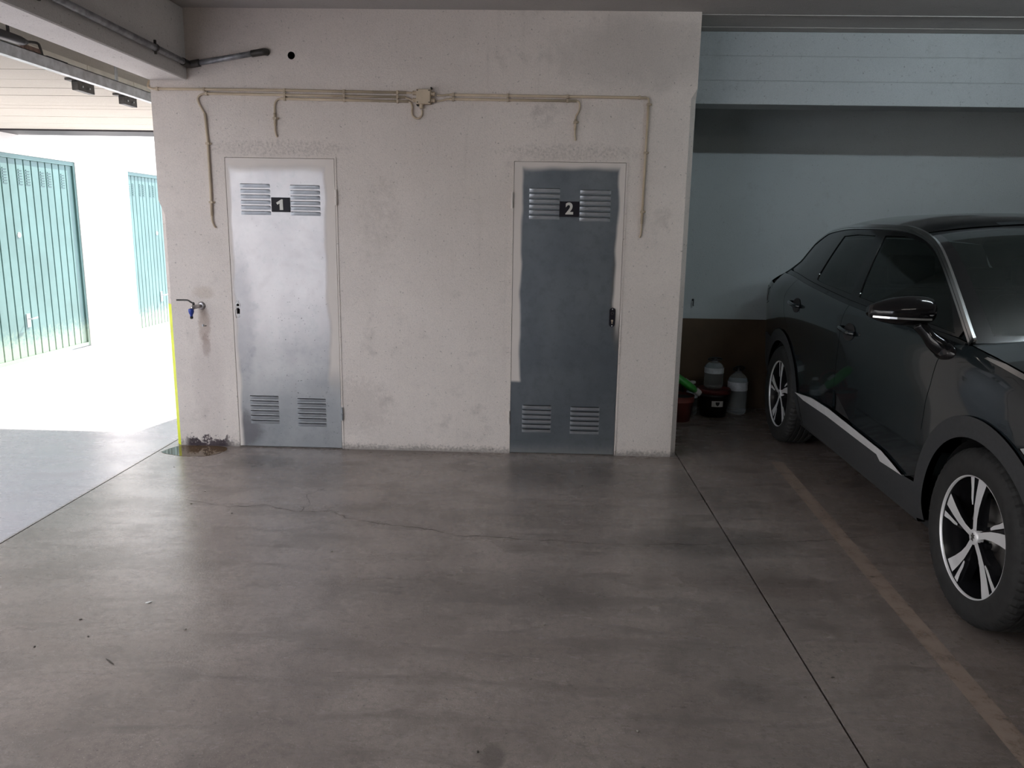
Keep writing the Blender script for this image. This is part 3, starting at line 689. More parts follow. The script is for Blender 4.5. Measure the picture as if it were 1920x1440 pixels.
# ------------------------------------------------------------------ ceiling lamp over the bay (just above the picture)
def tube_lamp(loc, power, col, label):
    t = tag(empty('tube_lamp', loc), label, 'lamp', 'tube lamps on the garage ceiling')
    box('lamp_housing', (-.64, -.05, -.045), (.64, .05, 0), 'white', t, .006)
    for s in (-1, 1): box('end_cap', (s*.61-.012, -.018, -.09), (s*.61+.012, .018, -.045), 'white', t, .003)
    em = bpy.data.materials.new('tube_light'); em.use_nodes = True; nt = em.node_tree; nt.nodes.remove(nt.nodes['Principled BSDF'])
    e_ = nt.nodes.new('ShaderNodeEmission'); e_.inputs[0].default_value = (*col, 1); e_.inputs[1].default_value = power
    nt.links.new(e_.outputs[0], nt.nodes['Material Output'].inputs[0])
    bm = bmesh.new(); tube(bm, [(-.6, 0, -.068), (.6, 0, -.068)], .014, 12); bmobj('tube', bm, em, t, True)
tube_lamp((2.75, 3.55, CZ-.001), 66, (.80, .93, 1), 'fluorescent tube fitting on the ceiling above the car')
tube_lamp((.9, .6, CZ-.001), 15, (1, .95, .86), 'unseen tube fitting added over the open floor as fill light')  # added fill lamp, out of view, lifts floor, wall and ceiling

# ------------------------------------------------------------------ clutter in the dark corner
def bottle(name, loc, h, r, cap, label, handle=True, rot=0):
    t = tag(empty(name, loc), label, 'bottle', 'water bottles beside the brown wall'); t.rotation_euler = (0, 0, rot)
    pr = [(.001, .004), (r*.86, .002), (r, .02)]
    z = .03
    while z < h*.50: pr += [(r, z), (r*.955, z+.006), (r, z+.013)]; z += .024
    pr += [(r, h*.53), (r*1.0, h*.70), (r*.93, h*.76), (r*.68, h*.84), (r*.30, h*.90), (.021, h*.92), (.021, h*.96)]
    bm = bmesh.new(); lathe(bm, pr, 28, 'z'); bmobj('bottle_body', bm, 'pet', t, True)
    bm = bmesh.new(); lathe(bm, [(r*1.006, h*.52), (r*1.010, h*.53), (r*1.010, h*.70), (r*1.004, h*.705)], 28, 'z'); bmobj('paper_label', bm, 'paper', t, True)
    bm = bmesh.new(); lathe(bm, [(.024, h*.94), (.024, h*.985), (.020, h), (.0005, h)], 18, 'z'); bmobj('cap', bm, cap, t, True)
    if handle:
        bm = bmesh.new(); tube(bm, smoothpath([(-.018, 0, h*.93), (-.05, 0, h*.955), (-.045, 0, h*1.0), (0, 0, h*1.03), (.045, 0, h*1.01), (.055, 0, h*.97), (.02, 0, h*.93)], 4), .006, 8); bmobj('handle', bm, 'black', t, True)
    return t
def bucket(name, loc, h, r0, r1, mat, lid, label):
    t = tag(empty(name, loc), label, 'bucket')
    bm = bmesh.new(); lathe(bm, [(.001, .003), (r0, .002), (r0+(r1-r0)*.75, h*.75), (r1, h*.78), (r1, h*.80), (r1*.98, h*.82), (r1, h)], 32, 'z'); bmobj('bucket_body', bm, mat, t, True)
    if lid:
        bm = bmesh.new(); lathe(bm, [(r1*1.0, h*.86), (r1*1.05, h*.87), (r1*1.05, h), (r1*1.0, h+.006), (r1*.93, h+.001), (.001, h+.001)], 32, 'z'); bmobj('bucket_lid', bm, lid, t, True)
    return t
bk_ = bucket('paint_bucket', (1.492, 6.31, 0), .225, .105, .128, 'bucket', 'redlid', 'black bucket with dark red lid and small white sticker')
pts = [(-.048, -.024), (.048, -.024), (.048, .024), (-.048, .024)]
def wrap(a, b, c, rr=.1215): 
    th = a/rr - math.pi/2 + .05; return ((rr-c)*math.cos(th), (rr-c)*math.sin(th), .120+b+ (0))
def wrapped(name, poly, rr, mat, par):
    vo, tr = fill2d(dens(poly, .012), (), .012); me = bpy.data.meshes.new(name)
    me.from_pydata([wrap(v[0], v[1], 0, rr) for v in vo], [], [tuple(x) for x in tr]); return link(name, me, mat, par)
st_ = wrapped('sticker', pts, .1235, 'white', bk_)
wrapped('sticker_mark', [(-.018, .016), (.018, .016), (.014, -.006), (0, -.018), (-.014, -.006)], .1242, 'black', bk_)
bottle('water_bottle', (1.480, 6.31, .233), .245, .078, 'black', 'large clear water bottle standing on the black bucket')
bottle('water_bottle', (1.705, 6.40, 0), .39, .082, 'black', 'large clear water bottle on the floor nearest the rear wheel', rot=.4)
bottle('water_bottle', (1.312, 6.31, 0), .285, .047, 'white', 'slim clear water bottle between red pot and black bucket', False)
pt = bucket('plant_pot', (1.165, 6.11, 0), .21, .095, .125, 'terra', None, 'dark red plant pot at the foot of the wall corner')
bm = bmesh.new(); lathe(bm, [(.001, .185), (.12, .188)], 24, 'z'); bmobj('potting_soil', bm, 'sub', pt)
t = tag(empty('cleaner_bottle', (1.075, 6.10, .40)), 'bright green pouch with white cap lying slanted in the red pot', 'pouch')
t.rotation_euler = (0, math.radians(125), 0)
bm = bmesh.new(); pr = [(-.10, .035), (-.07, .05), (.05, .055), (.11, .05), (.14, .03)]
rings = []
for z, r in pr: rings.append([bm.verts.new((r*.62*math.cos(a), r*1.2*math.sin(a), z+.13)) for a in [2*math.pi*k/16 for k in range(16)]])
for a, b in zip(rings, rings[1:]):
    for k in range(16): bm.faces.new((a[k], a[(k+1) % 16], b[(k+1) % 16], b[k]))
bm.faces.new(rings[0]); bm.faces.new(rings[-1]); bmobj('pouch_body', bm, 'bag', t, True)
bm = bmesh.new(); lathe(bm, [(.030, .265), (.028, .30), (.022, .315), (.0005, .316)], 16, 'z'); bmobj('pouch_cap', bm, 'white', t, True)
for k, yy in enumerate((-.028, -.004, .02)): box('print_block', (-.036, yy, .15), (-.034, yy+.017, .215), 'white', t)
t = tag(empty('wall_hook', (1.329, BB, .907)), 'small dark hook on the dim back wall above the brown band', 'hook')
bm = bmesh.new(); tube(bm, smoothpath([(0, -.001, .022), (0, -.02, .020), (0, -.024, 0), (0, -.018, -.018), (0, -.03, -.024)], 4), .0042, 8); bmobj('hook_wire', bm, 'black', t, True)
bm = bmesh.new(); lathe(bm, [(.001, -.004), (.009, -.003), (.010, -.0005)], 10, 'y', (0, 0, .022)); bmobj('hook_base', bm, 'black', t, True)
t = tag(empty('garden_hose', (1.15, 6.42, 0)), 'dark coiled hose leaning behind the red pot', 'hose')
for k in range(4):
    bm = bmesh.new(); R_ = .15-.012*k; pts = [(R_*math.cos(a)*.8, .04*k-.03+.03*math.sin(a), .165+R_*math.sin(a)) for a in [2*math.pi*i/36 for i in range(37)]]
    tube(bm, pts, .011, 8); bmobj('coil', bm, 'hose' if k % 2 else 'terra', t, True)

# ------------------------------------------------------------------ the parked car
def pchip(xs, ys):
    xs = list(xs); ys = list(ys); n_ = len(xs); h = [xs[i+1]-xs[i] for i in range(n_-1)]; dl = [(ys[i+1]-ys[i])/h[i] for i in range(n_-1)]
    d = [0]*n_; d[0] = dl[0]; d[-1] = dl[-1]
    for i in range(1, n_-1):
        if dl[i-1]*dl[i] > 0:
            w1 = 2*h[i]+h[i-1]; w2 = h[i]+2*h[i-1]; d[i] = (w1+w2)/(w1/dl[i-1]+w2/dl[i])
    def f(x):
        if x <= xs[0]: return ys[0]+d[0]*(x-xs[0])
        if x >= xs[-1]: return ys[-1]+d[-1]*(x-xs[-1])
        i = max(k for k in range(n_-1) if xs[k] <= x); t_ = (x-xs[i])/h[i]
        return ((1+2*t_)*(1-t_)**2)*ys[i]+t_*(1-t_)**2*h[i]*d[i]+t_*t_*(3-2*t_)*ys[i+1]+t_*t_*(t_-1)*h[i]*d[i+1]
    return f
belt = pchip([-3.6, -2.9, -2.36, -1.5, -.25, .9], [1.225, 1.21, 1.175, 1.115, 1.065, .93])
lowf = pchip([-.95, -.825, -.71, -.56, -.36, -.21, -.11, -.04, 0], [.825, .868, .893, .902, .913, .92, .912, .890, .860])
higf = pchip([0, .25, .5, .75, .9, 1, 1.15], [.858, .808, .752, .690, .648, .61, .5])
planf = pchip([-3.58, -3.45, -3.3, -3.1, -2.8, -2.2, -.4, 0, .3, .5, .65, .78, .88], [.26, .12, .06, .03, .012, 0, 0, .006, .025, .065, .12, .21, .36])
exf = pchip([-3.6, -2.8, -2.2, -1.6], [.16, .075, .02, 0])
def S(u, w_):
    b = belt(u); q = w_-b
    if q < 0: v = lowf(q)
    else: v = higf(q/(1.57-b))
    v -= exf(max(-3.6, min(-1.6, u)))*min(1, max(0, (q+.12)/.2))
    return v-(planf(u) if (u < -2.2 or u > -.4) else 0)
th = math.radians(1.45)
car = tag(empty('car', (2.60, 2.865, 0)), 'dark grey compact SUV parked nose out at the right', 'car')
car.rotation_euler = (0, 0, math.atan2(-math.cos(th), -math.sin(th)))
SIDES = (-1, 1)      # local y sign: -1 is the side facing the viewer
def setnorm(me, fn):
    me.polygons.foreach_set('use_smooth', [True]*len(me.polygons))
    me.normals_split_custom_set_from_vertices([fn(v.co) for v in me.vertices])
def side_part(name, poly, mat, sd_, parent, off=0., rim=.014, sp=.05, holes=(), bs=.03):
    poly = dens(poly, bs); holes = [dens(h, bs) for h in holes]
    vo, tris = fill2d(poly, holes, sp)
    V = [(q[0], sd_*(S(q[0], q[1])+off), q[1]) for q in vo]; F = [tuple(x) if sd_ < 0 else tuple(reversed(x)) for x in tris]
    def nrm(c):
        e = .012; du = (S(c.x+e, c.z)-S(c.x-e, c.z))/(2*e); dw = (S(c.x, c.z+e)-S(c.x, c.z-e))/(2*e)
        return Vector((-du, sd_, -dw)).normalized()
    me = bpy.data.meshes.new(name)
    N0 = len(V); nr = [nrm(Vector(v)) for v in V]
    if rim:
        for L in [poly]+holes:
            k0 = len(V); n_ = len(L)
            area = sum(L[i][0]*L[(i+1) % n_][1]-L[(i+1) % n_][0]*L[i][1] for i in range(n_))
            for q in L: V.append((q[0], sd_*(S(q[0], q[1])+off), q[1]))
            for q in L: V.append((q[0], sd_*(S(q[0], q[1])+off-rim), q[1]))
            for i in range(n_):
                F.append((k0+i, k0+(i+1) % n_, k0+n_+(i+1) % n_, k0+n_+i))
            for i in range(2*n_): 
                i0 = i % n_; a = L[i0-1]; b = L[(i0+1) % n_]; o = 1 if area > 0 else -1
                if L is not poly: o = -o
                nr.append(Vector(((b[1]-a[1])*o, 0, -(b[0]-a[0])*o)).normalized())
    me.from_pydata(V, [], F); me.update()
    me.polygons.foreach_set('use_smooth', [True]*len(me.polygons))
    me.normals_split_custom_set_from_vertices(nr)
    return link(name, me, mat, parent)
def arc(cx, cz, r, a0, a1, n=18): return [(cx+r*math.cos(math.radians(a0+(a1-a0)*k/n)), cz+r*math.sin(math.radians(a0+(a1-a0)*k/n))) for k in range(n+1)]
WB = -2.675; RA, RO = .388, .472; WR = .350
def hoodline(u): return hl(u)
hl = pchip([-.30, .10, .45, .66, .80], [1.078, 1.030, .965, .905, .84])
hood_us = [-.235+k*(.66+.235)/12 for k in range(13)]
RL = [(-.245, 1.075), (-.485, 1.212), (-.774, 1.358), (-1.0, 1.451), (-1.221, 1.503), (-1.452, 1.530), (-1.848, 1.541), (-2.346, 1.541), (-2.70, 1.522), (-2.86, 1.500), (-3.02, 1.432)]
RLs = [(v.x, v.z) for v in smoothpath([(a, 0, b) for a, b in RL], 4)]
rlu = pchip([-a for a, b in RL], [b for a, b in RL])
def roofw(u): return rlu(-u)
sill_top = [(-2.265, .447), (-1.90, .485), (-1.59, .490), (-1.24, .477), (-.945, .456), (-.75, .430), (-.575, .410)]
door_f = [(-.335, 1.062), (-.385, 1.0), (-.398, .876), (-.428, .79), (-.452, .66)]           # front door / fender cut, top to bottom
door_m = [(-1.535, 1.115), (-1.520, 1.02), (-1.500, .90), (-1.525, .78), (-1.552, .62), (-1.56, .492)]
door_r = [(-2.62, 1.19), (-2.66, 1.05), (-2.63, .95), (-2.54, .86), (-2.475, .79)]
g = .0022
def shift(pl, d): return [(a+d, b) for a, b in pl]
body_parts = {}
for sd_ in SIDES:
    # front fender
    poly = [(u, hoodline(u)-.004) for u in reversed(hood_us)]+[(-.29, 1.066)]+shift(door_f, g+.001)+arc(0, WR, RO, 141, 32, 22)+[(.42, .66), (.30, .735), (.235, .775), (.30, .80), (.50, .835), (.69, .866)]
    side_part('front_fender', poly, 'paint', sd_, car)
    # doors
    poly = [(u, belt(u)-.012) for u in (-1.48, -1.3, -1.1, -.9, -.7, -.5, -.36)]+shift(door_f, -g)+arc(0, WR, RO+.004, 141, 168, 8)+[q for q in reversed(sill_top) if q[0] > -1.55]+list(reversed(shift(door_m, g)))[1:]
    fd = side_part('front_door', poly, 'paint', sd_, car)
    poly = [(u, belt(u)-.012) for u in (-2.58, -2.3, -2.1, -1.9, -1.7, -1.56)]+shift(door_m, -g)+[q for q in reversed(sill_top) if q[0] < -1.57]+arc(WB, WR, RO+.004, 14, 68, 12)+list(reversed(shift(door_r, g)))
    rd = side_part('rear_door', poly, 'paint', sd_, car)
    # rear quarter
    poly = [(-2.64, belt(-2.64)-.012)]+shift(door_r, -g)+arc(WB, WR, RO+.004, 66, 128, 14)+[(-3.16, .74), (-3.36, .73), (-3.46, .80), (-3.47, .93), (-3.30, .945), (-3.12, .98), (-3.10, 1.12), (-3.12, 1.20), (-2.95, belt(-2.95)-.012), (-2.8, belt(-2.8)-.012)]
    side_part('rear_quarter', poly, 'paint', sd_, car)
    tl = side_part('tail_lamp', [(-3.47, .935), (-3.30, .95), (-3.125, .984), (-3.105, 1.12), (-3.30, 1.13), (-3.46, 1.10)], 'gloss', sd_, car, -.001)
    for k in range(3): side_part('lamp_claw', [(-3.44+.09*k, .975), (-3.40+.09*k, .975), (-3.37+.09*k, 1.09), (-3.41+.09*k, 1.09)], 'red', sd_, tl, .001, 0)
    # belt strip under the windows
    us = [-3.05+k*.1 for k in range(28)]
    bl = [(u, belt(u)-.011) for u in us]+[(-.33, belt(-.33)-.011), (-.27, 1.066)]; bu = [(u, belt(u)+.011) for u in us]+[(-.33, belt(-.33)+.010), (-.27, 1.074)]
    side_part('belt_trim', bl+list(reversed(bu)), 'gloss', sd_, car, .002, .01)
    # greenhouse frame with glass
    rw = [(-2.345, 1.485), (-2.31, 1.235), (-2.28, 1.203), (-2.20, 1.193), (-1.90, 1.176), (-1.615, 1.160), (-1.80, 1.492), (-2.1, 1.496)]
    fw_ = [(-1.66, 1.493), (-1.50, 1.155), (-1.2, 1.138), (-.8, 1.118), (-.40, 1.096), (-.62, 1.262), (-.92, 1.402), (-1.13, 1.462), (-1.40, 1.491)]
    qw = [(-2.46, 1.480), (-2.425, 1.245), (-2.50, 1.225), (-2.78, 1.235), (-2.90, 1.40), (-2.84, 1.455)]
    outer = [(a, b-.012) for a, b in RLs if a < -.30]+[(-3.045, 1.235)]+[(u, belt(u)+.011) for u in us[1:-1]]+[(-.36, 1.085)]
    side_part('window_frame', list(reversed(outer)), 'gloss', sd_, car, -.004, .012, .05, [rw, fw_])
    side_part('door_window', fw_, 'glass', sd_, fd, -.010, 0)
    side_part('door_window', rw, 'privacy', sd_, rd, -.010, 0)
    # chrome band along roof and windscreen pillar
    def band(lo, hi): 
        n_ = len(RLs); out_ = []
        for i in range(n_):
            a = Vector(RLs[max(i-1, 0)]); b = Vector(RLs[min(i+1, n_-1)]); t2 = (b-a).normalized(); nn = Vector((-t2.y, t2.x))
            out_.append((Vector(RLs[i])-nn*lo, Vector(RLs[i])-nn*hi))
        return [tuple(q[0]) for q in out_]+[tuple(q[1]) for q in reversed(out_)]
    side_part('roof_trim', band(-.012, .016), 'chrome', sd_, car, .002, .012)
    # cladding
    side_part('arch_cladding', arc(0, WR, RO, -14, 192, 44)+list(reversed(arc(0, WR, RA, -14, 192, 44))), 'clad', sd_, car, .010, .03)
    side_part('arch_cladding', arc(WB, WR, RO, -12, 190, 44)+list(reversed(arc(WB, WR, RA, -12, 190, 44))), 'clad', sd_, car, .010, .03)
    low = [(-2.235, .236), (-.452, .236)]
    sill = low+arc(0, WR, RO+.002, 194, 172, 6)+[q for q in reversed(sill_top)]+arc(WB, WR, RO+.002, 12, -13, 6)[1:]
    side_part('sill_cladding', sill, 'clad', sd_, car, .008, .04)
    side_part('sill_trim', [(-2.245, .450), (-2.06, .436), (-1.61, .441), (-1.08, .429), (-.872, .425), (-.828, .402), (-.575, .410), (-.70, .437), (-.82, .459), (-1.1, .472), (-1.59, .493), (-1.90, .488)], 'alu', sd_, car, .014, .012)
    # bonnet side spear
    side_part('bonnet_spear', [(-.105, hoodline(-.105)-.018), (.02, hoodline(.02)-.018), (.20, hoodline(.2)-.017), (.40, hoodline(.4)-.014), (.40, hoodline(.4)-.006), (.20, hoodline(.2)-.003), (.02, hoodline(.02)-.003), (-.095, hoodline(-.095)-.010)], 'chrome', sd_, car, .003, .006)
    # headlamp and bumper flank
    side_part('headlamp', [(.243, .776), (.305, .737), (.425, .664), (.60, .655), (.751, .652), (.742, .79), (.695, .860), (.50, .832), (.30, .797)], 'lamp', sd_, car, .0, .02)
    side_part('bumper_flank', arc(0, WR, RO+.002, 31, -14, 12)+[(.64, .24), (.74, .33), (.76, .50), (.752, .645), (.60, .648), (.425, .658)], 'paint', sd_, car, .0, .02)
    side_part('bumper_flank', arc(WB, WR, RO+.002, 129, 192, 14)+[(-3.30, .26), (-3.46, .30), (-3.50, .55), (-3.48, .79), (-3.36, .72), (-3.16, .73)], 'clad', sd_, car, .0, .02)
    # door handles over flat matte discs, the cup's shade is their colour
    for dr, hu, hw in ((fd, -1.375, .972), (rd, -2.345, 1.025)):
        side_part('cup_shade', [(hu+.080*math.cos(a), hw+.048*math.sin(a)) for a in [2*math.pi*k/24 for k in range(24)]], 'inner', sd_, dr, .003, .004, .02)
        bm = bmesh.new(); y0 = S(hu, hw)
        tube(bm, smoothpath([(hu-.125, sd_*(S(hu-.125, hw)+.004), hw+.012), (hu-.09, sd_*(y0+.022), hw+.012), (hu, sd_*(y0+.032), hw+.006), (hu+.06, sd_*(y0+.028), hw+.002), (hu+.085, sd_*(y0+.004), hw)], 5), .0125, 10)
        bmobj('door_handle', bm, 'paint', dr, True)
    # mirror
    mu, mw = -.43, 1.180
    bm = bmesh.new(); rings = []
    for k in range(13):
        a = k/12; v = .945+.235*a
        tk = math.sin(math.pi*min(1, .10+.86*a)**.75)**.42
        hgt = .066*tk*(1-.12*a); dep = .085*tk
        zc = mw-.012*a+.006; uc = mu-.045*a
        rings.append([bm.verts.new((uc+(dep*math.cos(p_) if math.cos(p_) > 0 else .030*math.cos(p_)), sd_*v, zc+hgt*math.sin(p_)*(1 if math.sin(p_) < 0 else 1.05))) for p_ in [2*math.pi*j/20 for j in range(20)]])
    for a, b in zip(rings, rings[1:]):
        for j in range(20): bm.faces.new((a[j], a[(j+1) % 20], b[(j+1) % 20], b[j]))
    bm.faces.new(rings[0]); bm.faces.new(rings[-1]); mi = bmobj('side_mirror', bm, 'gloss', car, True)
    bm = bmesh.new(); pr_ = []
    for k in range(9):
        a = k/8; v = .965+.21*a; tk = math.sin(math.pi*min(1, .10+.86*(v-.945)/.235)**.75)**.42
        pr_.append((mu-.045*(v-.945)/.235+.085*tk+.0015, v, mw-.012))
    for (a, b) in zip(pr_, pr_[1:]):
        q = [bm.verts.new((x, sd_*y_, z+dz)) for (x, y_, z), dz in ((a, -.016), (b, -.016), (b, -.008), (a, -.008))]; bm.faces.new(q)
    bmobj('indicator_strip', bm, 'chrome', mi, True)
    bm = bmesh.new(); tube(bm, smoothpath([(-.40, sd_*.885, 1.030), (-.405, sd_*.925, 1.060), (-.415, sd_*.955, 1.095), (-.425, sd_*.985, 1.130)], 5), [.040, .040, .039, .038, .036, .034, .032, .030, .028, .027, .026, .026, .026, .026, .026, .026], 12)
    for v in bm.verts: v.co.x = -.41+(v.co.x+.41)*1.5
    bmobj('mirror_arm', bm, 'gloss', mi, True)
    bm = bmesh.new(); bmesh.ops.create_uvsphere(bm, u_segments=20, v_segments=10, radius=1)
    for v in bm.verts: v.co = Vector((-.375+v.co.x*.095, sd_*(.885+abs(v.co.y)*.035 if v.co.y*sd_ > 0 else .885-abs(v.co.y)*.01), 1.022+v.co.z*.042))
    bmobj('mirror_foot', bm, 'gloss', mi, True)
    # wheel wells
    for cu_ in (0, WB):
        bm = bmesh.new(); a0 = None
        A = arc(cu_, WR, RA-.003, -14, 194, 30)
        o1 = [bm.verts.new((a, sd_*(.86 if cu_ else .85), b)) for a, b in A]; o2 = [bm.verts.new((a, sd_*.52, b)) for a, b in A]
        for i in range(30): bm.faces.new((o1[i], o1[i+1], o2[i+1], o2[i]))
        bm.faces.new(o2); bmobj('wheel_well', bm, 'inner', car)
    # dark inner skin behind the panel gaps
    sk = [(-3.40, .28), (-3.05, .28)]+arc(WB, WR, RA+.01, 190, -10, 30)+[(-.40, .26)]+arc(0, WR, RA+.01, 190, -10, 30)+[(.60, .30), (.62, .84), (.4, .93), (0, 1.02), (-.3, 1.05)]+[(u, belt(u)-.02) for u in (-.6, -1.2, -1.8, -2.4, -3.0)]+[(-3.38, 1.12)]
    side_part('inner_skin', sk, 'inner', sd_, car, -.022, 0, .09)

# ---- top surfaces
def patch(name, fn, nu, nv, mat, parent, smooth=True):
    V = [fn(i/nu, 2*j/nv-1) for i in range(nu+1) for j in range(nv+1)]
    F = [(i*(nv+1)+j, i*(nv+1)+j+1, (i+1)*(nv+1)+j+1, (i+1)*(nv+1)+j) for i in range(nu) for j in range(nv)]
    me = bpy.data.meshes.new(name); me.from_pydata(V, [], F)
    bm = bmesh.new(); bm.from_mesh(me); bmesh.ops.remove_doubles(bm, verts=bm.verts[:], dist=1e-5); bmesh.ops.recalc_face_normals(bm, faces=bm.faces[:]); bm.to_mesh(me); bm.free()
    return link(name, me, mat, parent, smooth)
def lerp(a, b, t_): return a+(b-a)*t_
def bonnet(t_, k):
    us_ = lerp(-.235, .66, t_); vv = S(us_, hoodline(us_)); q = 1-abs(k)**2.4
    return (us_+(.13*(1-t_)+.17*t_)*(1-k*k), k*vv, hoodline(us_)+.062*q*(1-.35*t_)-.014*max(0, t_-.8)*5*q+.012*math.exp(-((abs(k)-.62)/.10)**2))
patch('bonnet', bonnet, 24, 36, 'paint', car)
pil0, pil1 = (-.245, 1.075), (-1.235, 1.503)
def pil(t_):
    i = min(int(t_*19), 18); pts_ = [q for q in RLs if q[0] >= -1.24]; x = t_*(len(pts_)-1); i = min(int(x), len(pts_)-2); f_ = x-i
    return lerp(pts_[i][0], pts_[i+1][0], f_), lerp(pts_[i][1], pts_[i+1][1], f_)
def screen(t_, k, inset=0):
    u_, z_ = pil(t_); vv = S(u_, z_)+.004
    return (u_+lerp(.135, .10, t_)*(1-abs(k)**2.2), k*vv, z_+lerp(.035, .055, t_)*(1-abs(k)**2.2))
# black border of the windscreen, then the pane
def sub(t0, t1, k0, k1):
    return lambda t_, k: screen(lerp(t0, t1, t_), lerp(k0, k1, (k+1)/2))
patch('windscreen', sub(.06, .93, -.90, .90), 14, 30, 'glass', car)
for a in ((0, .06, -1, 1), (.93, 1, -1, 1)): patch('screen_border', sub(*a), 3, 30, 'gloss', car)
for k0, k1 in ((-1, -.90), (.90, 1)): patch('screen_pillar', sub(.06, .93, k0, k1), 14, 4, 'gloss', car)
def roof(t_, k):
    u_ = lerp(-1.235, -3.02, t_); w_ = roofw(u_); vv = S(u_, w_)+.003
    dome = lerp(.055, .088, min(1, t_*4))*(1-.55*max(0, t_-.8)*5)
    return (u_+.10*(1-abs(k)**2.2)*(1-min(1, t_*3))-.12*(1-k*k)*max(0, t_-.7)/.3, k*vv, w_+dome*(1-abs(k)**2.8))
patch('roof', roof, 28, 30, 'gloss', car)
patch('roof_header', lambda t_, k: (lambda p: (p[0], p[1]*.9, p[2]+.003))(roof(.004+t_*.035, k)), 3, 26, 'paint', car)
def rearglass(t_, k):
    u_ = lerp(-3.02, -3.13, t_); w_ = lerp(1.432, 1.20, t_); vv = S(u_, w_)+.002
    return (u_-lerp(.12, .30, t_)*(1-abs(k)**2.4), k*vv, w_+lerp(.035, .0, t_)*(1-k*k))
patch('rear_window', rearglass, 8, 24, 'privacy', car)
def tail(t_, k):
    pts_ = [(-3.13, 1.20), (-3.40, 1.10), (-3.47, .93), (-3.48, .78), (-3.50, .55), (-3.46, .30), (-3.36, .25)]
    x = t_*6; i = min(int(x), 5); f_ = x-i; u_ = lerp(pts_[i][0], pts_[i+1][0], f_); w_ = lerp(pts_[i][1], pts_[i+1][1], f_)
    bul = [.30, .10, .06, .05, .06, .06, .03]; return (u_-lerp(bul[i], bul[i+1], f_)*(1-abs(k)**2.6), k*S(u_, w_), w_)
patch('tailgate', tail, 24, 24, 'paint', car)
box('number_plate', (-3.585, -.26, .60), (-3.57, .26, .71), 'plate', car)
def nose(t_, k):
    pts_ = [(.66, .905), (.74, .80), (.75, .66), (.76, .50), (.74, .33), (.64, .24)]
    x = t_*5; i = min(int(x), 4); f_ = x-i; u_ = lerp(pts_[i][0], pts_[i+1][0], f_); w_ = lerp(pts_[i][1], pts_[i+1][1], f_)
    return (u_+.17*(1-abs(k)**2.2), k*S(u_, w_), w_+(.04 if i == 0 else 0)*(1-f_)*(1-k*k))
fb = patch('front_bumper', nose, 24, 30, 'paint', car)
def nsub(t0, t1, k0, k1, off): return lambda t_, k: (lambda p: (p[0]+off, p[1], p[2]))(nose(lerp(t0, t1, t_), lerp(k0, k1, (k+1)/2)))
patch('grille', nsub(.22, .58, -.55, .55, .008), 8, 20, 'gloss', fb)
for i in range(5): patch('grille_bar', nsub(.25+.066*i, .266+.066*i, -.52, .52, .014), 1, 20, 'chrome', fb)
patch('lower_intake', nsub(.68, .88, -.6, .6, .008), 6, 20, 'clad', fb)
for k0, k1 in ((-1, -.66), (.66, 1)): patch('headlamp_lens', nsub(.12, .40, k0, k1, .004), 5, 10, 'lamp', fb)
box('number_plate', (.925, -.26, .42), (.94, .26, .53), 'plate', car)
# underbody and cabin
bm = bmesh.new(); bx(bm, -3.30, .60, -.50, .50, .24, .30); bx(bm, -2.28, -.40, -.84, .84, .22, .30); bmobj('underbody', bm, 'inner', car)
box('firewall', (-.32, -.80, .30), (-.28, .80, 1.03), 'inner', car); box('cabin_floor', (-2.2, -.80, .30), (-.32, .80, .34), 'inner', car)
box('load_floor', (-3.25, -.50, .62), (-2.2, .50, .66), 'inner', car)
bm = bmesh.new(); bx(bm, -.78, -.30, -.78, .78, .90, 1.05, .04, 3); bmobj('dashboard', bm, 'inner', car)
for sy in (-.37, .37):
    bm = bmesh.new(); bx(bm, -1.75, -1.20, sy-.25, sy+.25, .45, .66, .06, 3); s1 = bmobj('front_seat', bm, 'seat', car, True)
    bm = bmesh.new(); bx(bm, -.07, .07, -.24, .24, 0, .58, .06, 3); o = bmobj('seat_back', bm, 'seat', s1, True); o.location = (-1.74, sy, .60); o.rotation_euler = (0, math.radians(-18), 0)
    bm = bmesh.new(); bx(bm, -.05, .05, -.13, .13, 0, .18, .04, 3); o = bmobj('headrest', bm, 'seat', s1, True); o.location = (-1.94, sy, 1.20); o.rotation_euler = (0, math.radians(-10), 0)
bm = bmesh.new(); bx(bm, -2.45, -2.0, -.62, .62, .50, .70, .06, 3); bx(bm, -2.62, -2.46, -.60, .60, .60, 1.14, .06, 3); rb = bmobj('rear_bench', bm, 'seat', car, True)
for sy in (-.4, 0, .4):
    bm = bmesh.new(); bx(bm, -2.60, -2.50, sy-.12, sy+.12, 1.15, 1.29, .04, 3); bmobj('headrest', bm, 'seat', rb, True)
bm = bmesh.new(); pts_ = [(-.92+.10*math.sin(a)*.45, .37+.175*math.cos(a), 1.0+.165*math.sin(a)) for a in [2*math.pi*k/28 for k in range(29)]]; tube(bm, pts_, .015, 8); sw_ = bmobj('steering_wheel', bm, 'inner', car, True)
bm = bmesh.new(); lathe(bm, [(.001, -.93), (.06, -.925), (.055, -.80)], 16, 'x', (0, .37, 1.0)); bmobj('steering_hub', bm, 'inner', sw_, True)
bm = bmesh.new(); bx(bm, -1.10, -1.07, -.11, .11, 1.42, 1.48, .01); bmobj('rear_view_mirror', bm, 'black', car)
